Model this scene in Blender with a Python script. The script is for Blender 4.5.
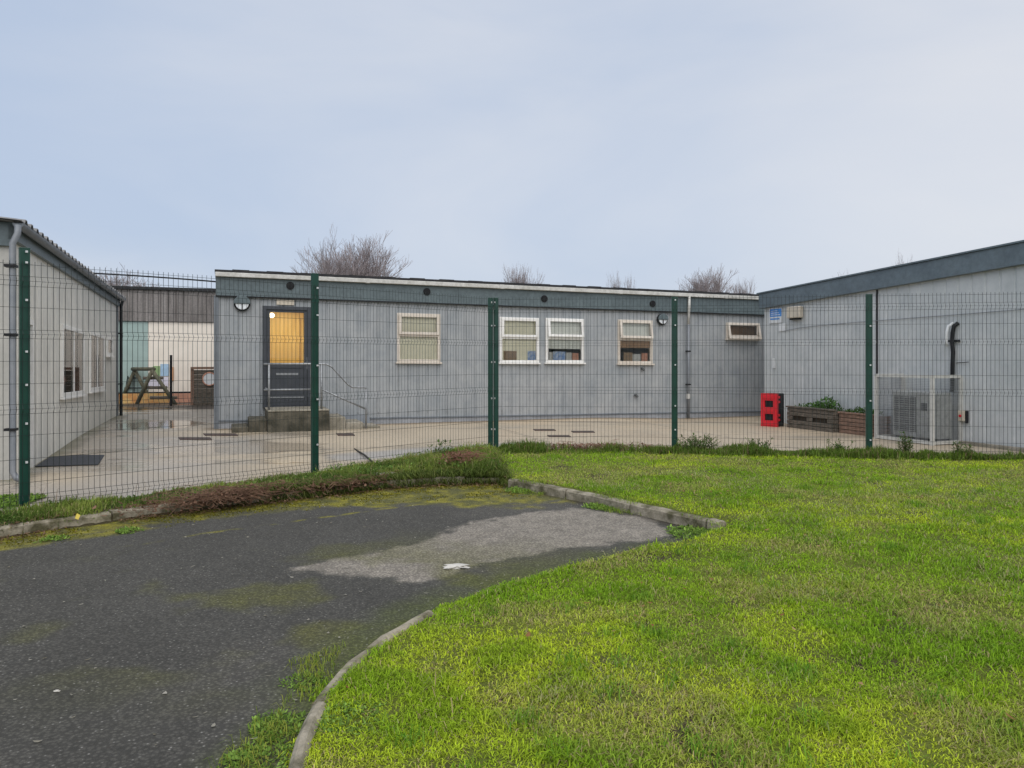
import bpy, math, random
import numpy as np
from mathutils import Vector
random.seed(7)
rng = np.random.default_rng(11)
scene = bpy.context.scene
for o in list(bpy.data.objects): bpy.data.objects.remove(o)
col = scene.collection
R = math.radians

# ------------------------------------------------------------ camera, sky, sun
HC, F, CX, HY = 1.45, 770.0, 512.0, 358.0
cam_d = bpy.data.cameras.new('camera'); cam = bpy.data.objects.new('camera', cam_d); col.objects.link(cam)
cam.location = (0, 0, HC); cam.rotation_euler = (R(90), 0, 0)
cam_d.sensor_width = 36; cam_d.lens = F / 1024 * 36; cam_d.shift_y = -(384 - HY) / 1024
cam_d.clip_start = 0.05; cam_d.clip_end = 4000
scene.camera = cam
scene.render.resolution_x = 1024; scene.render.resolution_y = 768
scene.view_settings.view_transform = 'Standard'; scene.view_settings.look = 'None'
scene.view_settings.gamma = 1; scene.view_settings.exposure = 0.6
scene.view_settings.use_curve_mapping = False

SUN_EL, SUN_AZ = 54, 174      # azimuth clockwise from +Y
world = bpy.data.worlds.new('World'); scene.world = world; world.use_nodes = True
nt = world.node_tree; nt.nodes.clear()
out = nt.nodes.new('ShaderNodeOutputWorld'); bg = nt.nodes.new('ShaderNodeBackground')
sky = nt.nodes.new('ShaderNodeTexSky'); sky.sky_type = 'NISHITA'; sky.sun_disc = False
sky.sun_elevation = R(SUN_EL); sky.sun_rotation = R(SUN_AZ); sky.air_density = 1.0; sky.dust_density = 2.0
tc = nt.nodes.new('ShaderNodeTexCoord')
mp = nt.nodes.new('ShaderNodeMapping'); mp.inputs['Scale'].default_value = (1.0, 1.0, 2.6)
mp.inputs['Location'].default_value = (1.3, 0.4, 0.0)
nz = nt.nodes.new('ShaderNodeTexNoise'); nz.inputs['Scale'].default_value = 1.9; nz.inputs['Detail'].default_value = 7
nz.inputs['Roughness'].default_value = 0.5; nz.inputs['Distortion'].default_value = 0.4
rp = nt.nodes.new('ShaderNodeValToRGB')
rp.color_ramp.elements[0].position = 0.24; rp.color_ramp.elements[0].color = (3.35, 3.95, 5.0, 1)
rp.color_ramp.elements[1].position = 0.84; rp.color_ramp.elements[1].color = (4.95, 5.1, 5.45, 1)
sepx = nt.nodes.new('ShaderNodeSeparateXYZ')
addx = nt.nodes.new('ShaderNodeMath'); addx.operation = 'MULTIPLY_ADD'; addx.inputs[1].default_value = 0.38
ve = nt.nodes.new('ShaderNodeMix'); ve.data_type = 'RGBA'; ve.inputs[0].default_value = 0.90
nt.links.new(tc.outputs['Generated'], mp.inputs[0]); nt.links.new(mp.outputs[0], nz.inputs['Vector'])
nt.links.new(tc.outputs['Generated'], sepx.inputs[0]); nt.links.new(sepx.outputs['X'], addx.inputs[0])
nt.links.new(nz.outputs['Fac'], addx.inputs[2]); nt.links.new(addx.outputs[0], rp.inputs[0])
nt.links.new(sky.outputs[0], ve.inputs[6]); nt.links.new(rp.outputs[0], ve.inputs[7])
nt.links.new(ve.outputs[2], bg.inputs[0]); bg.inputs[1].default_value = 0.10
nt.links.new(bg.outputs[0], out.inputs[0])

sd = bpy.data.lights.new('sun', 'SUN'); sd.energy = 1.5; sd.angle = R(85); sd.color = (1.0, 0.965, 0.91)
sun = bpy.data.objects.new('sun', sd); col.objects.link(sun)
az = R(SUN_AZ); el = R(SUN_EL)
sdir = Vector((math.sin(az) * math.cos(el), math.cos(az) * math.cos(el), math.sin(el)))
sun.rotation_euler = sdir.to_track_quat('Z', 'Y').to_euler(); sun.location = (0, 0, 20)

# ------------------------------------------------------------ materials
def newmat(name):
    m = bpy.data.materials.new(name); m.use_nodes = True
    n = m.node_tree.nodes; return m, m.node_tree, n['Principled BSDF']
def node(t, k, **kw):
    n = t.nodes.new(k)
    for a, b in kw.items(): setattr(n, a, b)
    return n
def noise(t, scale, detail=4, rough=0.55, stretch=None, coord='Object'):
    c = node(t, 'ShaderNodeTexCoord'); n = node(t, 'ShaderNodeTexNoise')
    n.inputs['Scale'].default_value = scale; n.inputs['Detail'].default_value = detail; n.inputs['Roughness'].default_value = rough
    if stretch:
        m = node(t, 'ShaderNodeMapping'); m.inputs['Scale'].default_value = stretch
        t.links.new(c.outputs[coord], m.inputs[0]); t.links.new(m.outputs[0], n.inputs['Vector'])
    else: t.links.new(c.outputs[coord], n.inputs['Vector'])
    return n.outputs['Fac']
def ramp(t, fac, a, b, ca=(0, 0, 0, 1), cb=(1, 1, 1, 1)):
    r = node(t, 'ShaderNodeValToRGB'); e = r.color_ramp.elements
    e[0].position = a; e[0].color = ca; e[1].position = b; e[1].color = cb
    t.links.new(fac, r.inputs[0]); return r.outputs[0]
def mix(t, fac, a, b, mode='MIX'):
    m = node(t, 'ShaderNodeMix', data_type='RGBA', blend_type=mode)
    for i, v in ((0, fac), (6, a), (7, b)):
        if isinstance(v, (int, float)): m.inputs[i].default_value = v
        elif isinstance(v, tuple): m.inputs[i].default_value = v if len(v) == 4 else (*v, 1)
        else: t.links.new(v, m.inputs[i])
    return m.outputs[2]
def bump(t, b, h, strength, dist=0.01):
    n = node(t, 'ShaderNodeBump'); n.inputs['Strength'].default_value = strength; n.inputs['Distance'].default_value = dist
    t.links.new(h, n.inputs['Height']); t.links.new(n.outputs[0], b.inputs['Normal'])
def M(name, c1, c2=None, scale=6, rough=0.6, metal=0.0, b=0.15, bs=60, stretch=None, fine=None, spec=0.5, lo=0.35, hi=0.65):
    m, t, p = newmat(name); p.inputs['Roughness'].default_value = rough; p.inputs['Metallic'].default_value = metal
    p.inputs['Specular IOR Level'].default_value = spec
    c2 = c2 or tuple(x * 0.8 for x in c1)
    f = ramp(t, noise(t, scale, 6, 0.6, stretch), lo, hi)
    c = mix(t, f, c1, c2)
    if fine:
        g = ramp(t, noise(t, fine, 3, 0.7), 0.3, 0.7, (0.8, 0.8, 0.8, 1), (1.15, 1.15, 1.15, 1))
        c = mix(t, 1.0, c, g, 'MULTIPLY')
    t.links.new(c, p.inputs['Base Color'])
    if b: bump(t, p, noise(t, bs, 4), b)
    return m
def cladding(name, base, stain, pale, rough=0.5):
    """painted ribbed sheet with chalky patches, vertical run marks and dirt low down"""
    m, t, p = newmat(name); p.inputs['Roughness'].default_value = rough
    f1 = ramp(t, noise(t, 1.1, 5, 0.65), 0.35, 0.7)
    c = mix(t, f1, base, pale)
    f2 = ramp(t, noise(t, 3.0, 6, 0.75, (1, 1, 0.3)), 0.52, 0.85)
    c = mix(t, f2, c, stain)
    f3 = ramp(t, noise(t, 14, 6, 0.75, (1, 1, 0.5)), 0.6, 0.75)
    c = mix(t, mix(t, 0.5, (0, 0, 0), f3), c, pale)
    g = ramp(t, noise(t, 2.2, 6, 0.8), 0.25, 0.75, (0.86, 0.87, 0.88, 1), (1.1, 1.09, 1.08, 1))
    c = mix(t, 1.0, c, g, 'MULTIPLY')
    t.links.new(c, p.inputs['Base Color'])
    bump(t, p, noise(t, 7, 4, 0.5), 0.25, 0.01)
    return m
def attrmat(name, rough=0.7, fine=90, amp=(0.75, 1.25), b=0.5, bs=120, bd=0.006, spec=0.3, wet=False, trans=0, speck=None):
    m, t, p = newmat(name); p.inputs['Roughness'].default_value = rough; p.inputs['Specular IOR Level'].default_value = spec
    a = node(t, 'ShaderNodeAttribute', attribute_name='Col')
    g = ramp(t, noise(t, fine, 4, 0.75), 0.3, 0.7, (amp[0],) * 3 + (1,), (amp[1],) * 3 + (1,))
    c = mix(t, 1.0, a.outputs['Color'], g, 'MULTIPLY')
    c = mix(t, 1.0, c, ramp(t, noise(t, 24, 6, 0.8), 0.28, 0.72, (0.72, 0.72, 0.70, 1), (1.26, 1.26, 1.28, 1)), 'MULTIPLY')
    if speck:
        cc = node(t, 'ShaderNodeTexCoord'); v = node(t, 'ShaderNodeTexVoronoi'); v.inputs['Scale'].default_value = speck
        t.links.new(cc.outputs['Object'], v.inputs['Vector'])
        s = ramp(t, v.outputs['Distance'], 0.12, 0.3, (1, 1, 1, 1), (0, 0, 0, 1))
        k = node(t, 'ShaderNodeSeparateColor'); t.links.new(v.outputs['Color'], k.inputs[0])
        s2 = ramp(t, k.outputs[0], 0.80, 0.93)
        c = mix(t, mix(t, 1.0, s, s2, 'MULTIPLY'), c, (0.24, 0.23, 0.21))
        s3 = ramp(t, v.outputs['Distance'], 0.25, 0.6, (1.15,) * 3 + (1,), (0.62,) * 3 + (1,))
        c = mix(t, 1.0, c, s3, 'MULTIPLY')
    t.links.new(c, p.inputs['Base Color'])
    if wet:
        w = node(t, 'ShaderNodeAttribute', attribute_name='Wet')
        r = ramp(t, w.outputs['Fac'], 0.0, 1.0, (rough,) * 3 + (1,), (0.03,) * 3 + (1,))
        t.links.new(r, p.inputs['Roughness'])
        p.inputs['Specular IOR Level'].default_value = 0.5
    if b: bump(t, p, noise(t, bs, 5, 0.7), b, bd)
    return m
def leafmat(name, rough=0.55):
    m, t, p = newmat(name)
    a = node(t, 'ShaderNodeAttribute', attribute_name='Col'); t.links.new(a.outputs['Color'], p.inputs['Base Color'])
    p.inputs['Roughness'].default_value = 0.7; p.inputs['Specular IOR Level'].default_value = 0.12
    tr = node(t, 'ShaderNodeBsdfTranslucent'); t.links.new(a.outputs['Color'], tr.inputs[0])
    ms = node(t, 'ShaderNodeMixShader'); ms.inputs[0].default_value = 0.38
    o = [n for n in t.nodes if n.type == 'OUTPUT_MATERIAL'][0]
    t.links.new(p.outputs[0], ms.inputs[1]); t.links.new(tr.outputs[0], ms.inputs[2]); t.links.new(ms.outputs[0], o.inputs[0])
    return m
def glassmat():
    m, t, p = newmat('window_glass'); t.nodes.remove(p)
    tr = node(t, 'ShaderNodeBsdfTransparent'); tr.inputs[0].default_value = (0.985, 0.985, 0.975, 1)
    gl = node(t, 'ShaderNodeBsdfGlossy'); gl.inputs['Roughness'].default_value = 0.02
    lw = node(t, 'ShaderNodeFresnel'); lw.inputs[0].default_value = 1.5
    ms = node(t, 'ShaderNodeMixShader'); o = [n for n in t.nodes if n.type == 'OUTPUT_MATERIAL'][0]
    t.links.new(lw.outputs[0], ms.inputs[0]); t.links.new(tr.outputs[0], ms.inputs[1]); t.links.new(gl.outputs[0], ms.inputs[2])
    t.links.new(ms.outputs[0], o.inputs[0]); return m
MT = dict(
    wall=cladding('grey_painted_cladding', (0.295, 0.318, 0.335), (0.235, 0.25, 0.262), (0.375, 0.385, 0.39)),
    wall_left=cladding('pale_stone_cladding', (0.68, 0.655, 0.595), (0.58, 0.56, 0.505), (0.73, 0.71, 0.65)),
    wall_left_dimmed=cladding('pale_stone_cladding_dimmed', (0.46, 0.445, 0.405), (0.38, 0.37, 0.335), (0.52, 0.50, 0.46)),  # same pale cladding, colour darkened to offset strong sun on the gable
    wall_right=cladding('pale_blue_grey_cladding', (0.49, 0.51, 0.51), (0.40, 0.42, 0.425), (0.55, 0.56, 0.555)),
    skirt=M('skirting_board', (0.36, 0.375, 0.40), (0.26, 0.27, 0.285), 3, 0.6, b=0.3, bs=20, fine=40),
    fascia=M('grey_green_fascia', (0.115, 0.150, 0.160), (0.095, 0.125, 0.135), 2, 0.45, b=0.1, fine=12),
    fascia_blue=M('slate_blue_fascia', (0.13, 0.165, 0.185), (0.105, 0.135, 0.155), 2, 0.45, b=0.1, fine=10),
    felt=M('black_roof_felt', (0.018, 0.018, 0.022), (0.03, 0.03, 0.03), 8, 0.85),
    gutter=M('white_gutter', (0.62, 0.61, 0.58), (0.48, 0.47, 0.43), 3, 0.45, fine=14),
    upvc=M('white_upvc', (0.84, 0.83, 0.80), (0.74, 0.72, 0.68), 6, 0.35, b=0.0),
    cream=M('cream_upvc', (0.68, 0.62, 0.54), (0.58, 0.51, 0.43), 6, 0.4, b=0.0),
    dark=M('dark_grey_door_paint', (0.035, 0.04, 0.05), (0.05, 0.055, 0.065), 5, 0.4, b=0.05),
    grey_pipe=M('grey_plastic_pipe', (0.16, 0.175, 0.195), (0.22, 0.23, 0.245), 5, 0.4, b=0.0),
    trim=M('grey_corner_trim', (0.17, 0.19, 0.21), (0.13, 0.145, 0.165), 4, 0.5),
    black=M('black_plastic', (0.010, 0.010, 0.012), (0.018, 0.018, 0.02), 6, 0.55, b=0.0, spec=0.25),
    green=M('dark_green_powder_coat', (0.004, 0.045, 0.030), (0.005, 0.055, 0.036), 8, 0.35, b=0.0),
    wire=M('dark_green_wire', (0.006, 0.012, 0.010), (0.01, 0.016, 0.013), 8, 0.5, b=0.0),
    steel=M('galvanised_steel', (0.34, 0.35, 0.36), (0.24, 0.25, 0.26), 14, 0.45, 0.6, b=0.05),
    pale_steel=M('pale_galvanised_steel', (0.62, 0.61, 0.57), (0.50, 0.49, 0.45), 10, 0.55, 0.1, b=0.05),
    zinc=M('bright_zinc_fixing', (0.75, 0.76, 0.76), (0.6, 0.6, 0.6), 14, 0.35, 0.3, b=0.0),
    concrete=M('mossy_concrete', (0.13, 0.115, 0.085), (0.035, 0.034, 0.022), 3.5, 0.9, b=0.8, bs=35, fine=45),
    concrete_pale=M('pale_concrete', (0.32, 0.29, 0.235), (0.17, 0.155, 0.115), 4, 0.9, b=0.8, bs=40, fine=45),
    kerb=M('weathered_kerb', (0.33, 0.29, 0.22), (0.095, 0.085, 0.045), 6, 0.95, b=1.0, bs=45, fine=40, lo=.40, hi=.62),
    timber=M('weathered_timber', (0.17, 0.14, 0.11), (0.07, 0.06, 0.045), 9, 0.85, b=0.6, bs=40, stretch=(1, 1, 5), fine=60),
    timber_red=M('brown_stained_timber', (0.30, 0.18, 0.125), (0.16, 0.10, 0.07), 9, 0.85, b=0.6, bs=40, stretch=(1, 1, 5), fine=60),
    boards=M('grey_weathered_boards', (0.15, 0.135, 0.125), (0.29, 0.265, 0.25), 7, 0.85, b=0.4, bs=30, stretch=(1, 1, 0.08), fine=20),
    pole=M('mossy_round_pole', (0.13, 0.115, 0.075), (0.075, 0.075, 0.045), 8, 0.85, b=0.4),
    teal=M('pale_teal_render', (0.38, 0.49, 0.455), (0.33, 0.43, 0.40), 3, 0.7),
    creamwall=M('pale_cream_render', (0.88, 0.80, 0.70), (0.82, 0.74, 0.64), 3, 0.7),
    red=M('red_moulded_plastic', (0.62, 0.012, 0.025), (0.50, 0.012, 0.022), 6, 0.35, b=0.0),
    rubber=M('black_rubber_mat', (0.030, 0.033, 0.040), (0.045, 0.048, 0.055), 20, 0.7, b=0.6, bs=160),
    blind=M('beige_fabric_blind', (0.93, 0.89, 0.70), (0.86, 0.82, 0.63), 4, 0.8, b=0.1),
    blind_pale=M('pale_vertical_blind', (0.82, 0.84, 0.78), (0.68, 0.70, 0.65), 9, 0.8, stretch=(3, 3, 0.1)),
    blind_tan=M('tan_roller_blind', (0.42, 0.26, 0.15), (0.34, 0.21, 0.12), 6, 0.8),
    sign_blue=M('sign_blue', (0.055, 0.22, 0.60), (0.08, 0.27, 0.62), 5, 0.4, b=0.0),
    sign_white=M('sign_white', (0.72, 0.73, 0.72), (0.64, 0.65, 0.66), 8, 0.5, b=0.0),
    ac=M('cream_steel_casing', (0.42, 0.43, 0.41), (0.33, 0.34, 0.32), 6, 0.5, fine=20),
    grille=M('dark_grille', (0.07, 0.075, 0.075), (0.10, 0.105, 0.105), 10, 0.6),
    corr=M('corrugated_roof_sheet', (0.17, 0.17, 0.175), (0.24, 0.235, 0.23), 5, 0.7, fine=15),
    bark=M('grey_brown_bark', (0.36, 0.31, 0.31), (0.26, 0.22, 0.22), 8, 0.9),
    iron=M('rusty_iron_cover', (0.085, 0.05, 0.04), (0.05, 0.04, 0.035), 12, 0.75, b=0.6),
    inwall=M('interior_plaster', (0.42, 0.39, 0.33), (0.38, 0.35, 0.3), 2, 0.8),
    golden=M('golden_veneer', (0.74, 0.58, 0.26), (0.62, 0.44, 0.15), 4, 0.5, b=0.0, stretch=(4, 4, 0.3)),
    box_brown=M('brown_card', (0.33, 0.23, 0.14), None, 8, 0.8), box_blue=M('blue_card', (0.10, 0.24, 0.55), (0.55, 0.62, 0.72), 14, 0.6),
    box_white=M('white_card', (0.6, 0.6, 0.58), None, 8, 0.7), ochre=M('ochre_bed_board', (0.72, 0.50, 0.20), (0.58, 0.26, 0.08), 5, 0.7),
    orange=M('orange_panel', (0.78, 0.42, 0.22), None, 5, 0.6), lime=M('lime_panel', (0.30, 0.44, 0.20), None, 5, 0.6),
    sky_blue=M('light_blue_panel', (0.42, 0.60, 0.78), None, 5, 0.6), lilac=M('lilac_panel', (0.78, 0.75, 0.85), None, 5, 0.6),
    coral=M('coral_panel', (0.60, 0.30, 0.20), None, 5, 0.6), glass=glassmat(), stone=M('pale_stone_chip', (0.60, 0.57, 0.51), None, 20, 0.8, b=0.6),
    yellow=M('yellow_wrapper', (0.62, 0.47, 0.06), None, 8, 0.5), ivory=M('ivory_plastic', (0.62, 0.55, 0.44), (0.5, 0.44, 0.36), 8, 0.4, b=0.0),
    ground=M('far_ground', (0.07, 0.09, 0.035), (0.10, 0.10, 0.06), 0.2, 0.95),
    soil=M('dark_soil', (0.035, 0.027, 0.018), (0.06, 0.045, 0.03), 6, 0.95, b=0.9, bs=50),
    leaf=leafmat('leaf_blades'),
)
lampm, lt, lp = newmat('lamp_diffuser'); lp.inputs['Base Color'].default_value = (0.75, 0.78, 0.8, 1); lp.inputs['Roughness'].default_value = 0.3
MT['diffuser'] = lampm

# ------------------------------------------------------------ mesh helpers
class MB:
    def __init__(s): s.v = []; s.f = []
    def quad(s, a, b, c, d):
        n = len(s.v); s.v += [tuple(a), tuple(b), tuple(c), tuple(d)]; s.f.append((n, n + 1, n + 2, n + 3))
    def poly(s, pts):
        n = len(s.v); s.v += [tuple(p) for p in pts]; s.f.append(tuple(range(n, n + len(pts))))
    def hexa(s, p):   # 8 points: bottom ring 0-3, top ring 4-7
        n = len(s.v); s.v += [tuple(q) for q in p]
        s.f += [tuple(n + i for i in q) for q in ((0, 3, 2, 1), (4, 5, 6, 7), (0, 1, 5, 4), (1, 2, 6, 5), (2, 3, 7, 6), (3, 0, 4, 7))]
    def wbox(s, W, s0, s1, z0, z1, d0, d1):
        p = [W.pt(a, z, d) for z in (z0, z1) for a, d in ((s0, d1), (s1, d1), (s1, d0), (s0, d0))]
        s.hexa(p)
    def box(s, c, size, rz=0.0):
        ca, sa = math.cos(rz), math.sin(rz); p = []
        for z in (-.5, .5):
            for x, y in ((-.5, -.5), (.5, -.5), (.5, .5), (-.5, .5)):
                X, Y = x * size[0], y * size[1]
                p.append((c[0] + ca * X - sa * Y, c[1] + sa * X + ca * Y, c[2] + z * size[2]))
        s.hexa(p)
    def bar(s, a, b, w, h, up=(0, 0, 1)):
        a, b = Vector(a), Vector(b); d = (b - a).normalized(); u = Vector(up)
        x = d.cross(u); x = x.normalized() if x.length > 1e-4 else Vector((1, 0, 0)); u = x.cross(d).normalized()
        p = [q + x * (i * w / 2) + u * (j * h / 2) for q in (a, b) for i, j in ((-1, -1), (1, -1), (1, 1), (-1, 1))]
        s.hexa(p)
    def tube(s, pts, r, n=6, cap=True):
        pts = [Vector(p) for p in pts]; rs = r if isinstance(r, (list, tuple)) else [r] * len(pts)
        base = len(s.v); x = None
        for i, p in enumerate(pts):
            d = (pts[min(i + 1, len(pts) - 1)] - pts[max(i - 1, 0)]).normalized()
            if x is None:
                x = d.cross(Vector((0, 0, 1)));
                if x.length < 1e-3: x = Vector((1, 0, 0))
            x = (x - d * x.dot(d)).normalized(); y = d.cross(x)
            for k in range(n):
                a = 2 * math.pi * (k + .5) / n; s.v.append(tuple(p + (x * math.cos(a) + y * math.sin(a)) * rs[i]))
        for i in range(len(pts) - 1):
            for k in range(n):
                a = base + i * n; s.f.append((a + k, a + (k + 1) % n, a + n + (k + 1) % n, a + n + k))
        if cap:
            s.f.append(tuple(base + k for k in range(n))[::-1]); e = base + (len(pts) - 1) * n
            s.f.append(tuple(e + k for k in range(n)))
    def disc(s, W, sc, zc, r, d0, d1, n=20, a0=0, a1=360):
        full = abs(a1 - a0) >= 360; k = n if full else n + 1
        ring = [(sc + r * math.cos(R(a0 + (a1 - a0) * i / n)), zc + r * math.sin(R(a0 + (a1 - a0) * i / n))) for i in range(k)]
        b = len(s.v); s.v += [tuple(W.pt(a, z, d0)) for a, z in ring] + [tuple(W.pt(a, z, d1)) for a, z in ring]
        for i in range(k): s.f.append((b + i, b + (i + 1) % k, b + k + (i + 1) % k, b + k + i))
        s.f.append(tuple(b + k + i for i in range(k))); s.f.append(tuple(b + i for i in range(k))[::-1])
    def build(s, name, mat, parent=None, origin=None, bevel=0, smooth=False):
        if parent is not None: og = world_loc(parent)
        elif origin is not None: og = Vector(origin)
        else:
            a = np.array(s.v); og = Vector(((a[:, 0].min() + a[:, 0].max()) / 2, (a[:, 1].min() + a[:, 1].max()) / 2, a[:, 2].min()))
        me = bpy.data.meshes.new(name); me.from_pydata([tuple(Vector(v) - og) for v in s.v], [], s.f); me.update()
        o = bpy.data.objects.new(name, me); col.objects.link(o); me.materials.append(MT[mat] if isinstance(mat, str) else mat)
        if parent is not None: o.parent = parent
        else: o.location = og
        if smooth:
            for p in me.polygons: p.use_smooth = True
        if bevel:
            md = o.modifiers.new('bevel', 'BEVEL'); md.width = bevel; md.segments = 2; md.limit_method = 'ANGLE'
        return o
def world_loc(o):
    l = Vector(o.location)
    while o.parent: o = o.parent; l += Vector(o.location)
    return l
def tag(o, label=None, cat=None, group=None, kind=None):
    if label: o['label'] = label
    if cat: o['category'] = cat
    if group: o['group'] = group
    if kind: o['kind'] = kind
    return o
def thing(name, loc, label, cat, group=None):
    o = bpy.data.objects.new(name, None); col.objects.link(o); o.location = loc; o.empty_display_size = 0.2
    return tag(o, label, cat, group)

def G(px, py, z=0.0):
    Y = (HC - z) * F / (py - HY); return Vector(((px - CX) / F * Y, Y, z))
class Wall:
    """a vertical plane: s runs along it, d is out of it, z up; tilt makes long lines fall by tilt per metre"""
    def __init__(s, O, u, n, tilt=0.0): s.O = Vector((*O, 0)); s.u = Vector((*u, 0)).normalized(); s.n = Vector((*n, 0)).normalized(); s.tilt = tilt
    def pt(s, a, z, d=0.0): return s.O + s.u * a + s.n * d + Vector((0, 0, z - s.tilt * a))
    def s_(s, px, d=0.0):
        k = (px - CX) / F; O = s.O + s.n * d; return (k * O.y - O.x) / (s.u.x - k * s.u.y)
    def z_(s, px, py, d=0.0):
        a = s.s_(px, d); Y = (s.O + s.n * d + s.u * a).y; return HC - (py - HY) / F * Y + s.tilt * a

def ribbed(mb, W, s0, s1, zb, zt, holes=(), pitch=0.2, depth=0.012, prof=((0, 0), (.42, 0), (.5, 1), (.92, 1)), d=0.0):
    """sheet cladding with real ribs, openings left out"""
    zt_ = zt if callable(zt) else (lambda a: zt)
    xs = [s0, s1]; a = math.floor(s0 / pitch) * pitch
    while a < s1:
        xs += [a + p[0] * pitch for p in prof]; a += pitch
    for h in holes: xs += [h[0], h[1]]
    xs = sorted(x for x in set(round(x, 5) for x in xs) if s0 <= x <= s1)
    P = [p[0] for p in prof] + [1.0]; Q = [p[1] for p in prof] + [prof[0][1]]
    dd = lambda x: d + depth * float(np.interp((x / pitch) % 1.0, P, Q))
    for x0, x1 in zip(xs[:-1], xs[1:]):
        if x1 - x0 < 1e-4: continue
        m = (x0 + x1) / 2; iv = sorted([(h[2], h[3]) for h in holes if h[0] <= m <= h[1]])
        z = zb; segs = []
        for a_, b_ in iv: segs.append((z, a_, 0)); z = b_
        segs.append((z, None, 1))
        for lo, hi, top in segs:
            t0 = zt_(x0) if top else hi; t1 = zt_(x1) if top else hi
            mb.quad(W.pt(x0, lo, dd(x0 + 1e-6)), W.pt(x1, lo, dd(x1 - 1e-6)), W.pt(x1, t1, dd(x1 - 1e-6)), W.pt(x0, t0, dd(x0 + 1e-6)))

# ------------------------------------------------------------ 2-D fields
_tab = rng.random((256, 256))
def vn(x, y, sc, seed=0):
    x = np.asarray(x) * sc + seed * 17.3 + 500; y = np.asarray(y) * sc + seed * 9.1 + 500
    xi = np.floor(x).astype(int); yi = np.floor(y).astype(int); fx = x - xi; fy = y - yi
    fx = fx * fx * (3 - 2 * fx); fy = fy * fy * (3 - 2 * fy)
    g = lambda i, j: _tab[i % 256, j % 256]
    return (g(xi, yi) * (1 - fx) + g(xi + 1, yi) * fx) * (1 - fy) + (g(xi, yi + 1) * (1 - fx) + g(xi + 1, yi + 1) * fx) * fy
def fbm(x, y, sc, seed=0, o=4):
    r = 0; a = 1; t = 0
    for i in range(o): r = r + a * vn(x, y, sc * 2 ** i, seed + i); t += a; a *= .55
    return r / t
def ss(a, b, x):
    t = np.clip((np.asarray(x, float) - a) / (b - a), 0, 1); return t * t * (3 - 2 * t)
def dline(x, y, pts):
    d = np.full(np.shape(x), 1e9)
    for (ax, ay), (bx, by) in zip(pts[:-1], pts[1:]):
        L = (bx - ax) ** 2 + (by - ay) ** 2 + 1e-12; t = np.clip(((x - ax) * (bx - ax) + (y - ay) * (by - ay)) / L, 0, 1)
        d = np.minimum(d, np.hypot(x - ax - t * (bx - ax), y - ay - t * (by - ay)))
    return d
def inside(x, y, pts):
    r = np.zeros(np.shape(x), bool); n = len(pts)
    for i in range(n):
        ax, ay = pts[i]; bx, by = pts[(i + 1) % n]
        c = ((ay > y) != (by > y)) & (x < (bx - ax) * (y - ay) / ((by - ay) or 1e-9) + ax); r ^= c
    return r
def sdf(x, y, pts):  # positive inside
    d = dline(x, y, list(pts) + [pts[0]]); return np.where(inside(x, y, pts), d, -d)
def xy(l): return [(p.x, p.y) for p in l]

# plan of the place
FENCE = [(-6.72, 5.04), (-4.56, 7.2), (-2.40, 9.37), (-0.28, 11.5), (2.39, 11.32), (5.03, 10.85), (7.66, 10.36)]
KA = xy([G(-160, 550, .08), G(-60, 537, .08), G(6, 528, .08), G(47, 521, .08), G(94, 516, .08), G(140, 509, .08), G(199, 502, .08), G(300, 491, .08), G(378, 482, .08), G(440, 478, .08), G(500, 477, .08)])
KB = xy([G(508, 478.5, .1), G(550, 486, .1), G(600, 495.5, .1), G(650, 507, .1), G(718, 522, .1)])
EDGE = xy([G(722, 527, .03), G(690, 541, .03), G(640, 550, .03), G(560, 568, .03), G(500, 585, .03), G(450, 601, .03)])
KD = xy([G(425, 612, .04), G(380, 636, .04), G(345, 662, .04), G(318, 692, .04), G(298, 728, .04), G(284, 770, .04), G(270, 850, .04), G(262, 1000, .04), G(262, 1300, .04)])
LAWN = KB + EDGE + KD + [(12, 0.6), (12, 9.6), FENCE[6], FENCE[5], FENCE[4], FENCE[3]]
VERGE = KA + [KB[0]] + [FENCE[3], FENCE[2], FENCE[1], FENCE[0], (-9, 2.7), (-8.4, 2.0)]
PATCH = xy([G(278, 570), G(335, 557), G(410, 546), G(455, 528), G(520, 512), G(580, 509), G(640, 516), G(674, 530), G(648, 540), G(580, 545), G(520, 556), G(470, 568), G(420, 583), G(350, 577)])

def lawn_z(x, y):
    base = 0.045 + 0.05 * ss(4.2, 7.0, y); d = sdf(x, y, LAWN)
    return np.where(d > 0, base * ss(-0.02, 0.12, d) + 0.03 * (fbm(x, y, 1.1, 3) - .5) * ss(0, .5, d), np.maximum(-0.12, d * 1.5))
def verge_z(x, y):
    d = sdf(x, y, VERGE); f = dline(x, y, FENCE[:4]); return np.where(d > 0, 0.085 * ss(-.02, .05, d) * (.2 + .8 * ss(.0, .42, f)) + 0.05 * (fbm(x, y, 2.3, 5) - .4) * ss(0.02, .3, d), np.maximum(-0.12, d * 1.5))
def yard_z(x, y): return 0.08 * ss(9.8, 14.5, y) * ss(4.5, 1.5, x) + 0.006 * (fbm(x, y, .7, 8) - .5)

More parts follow.
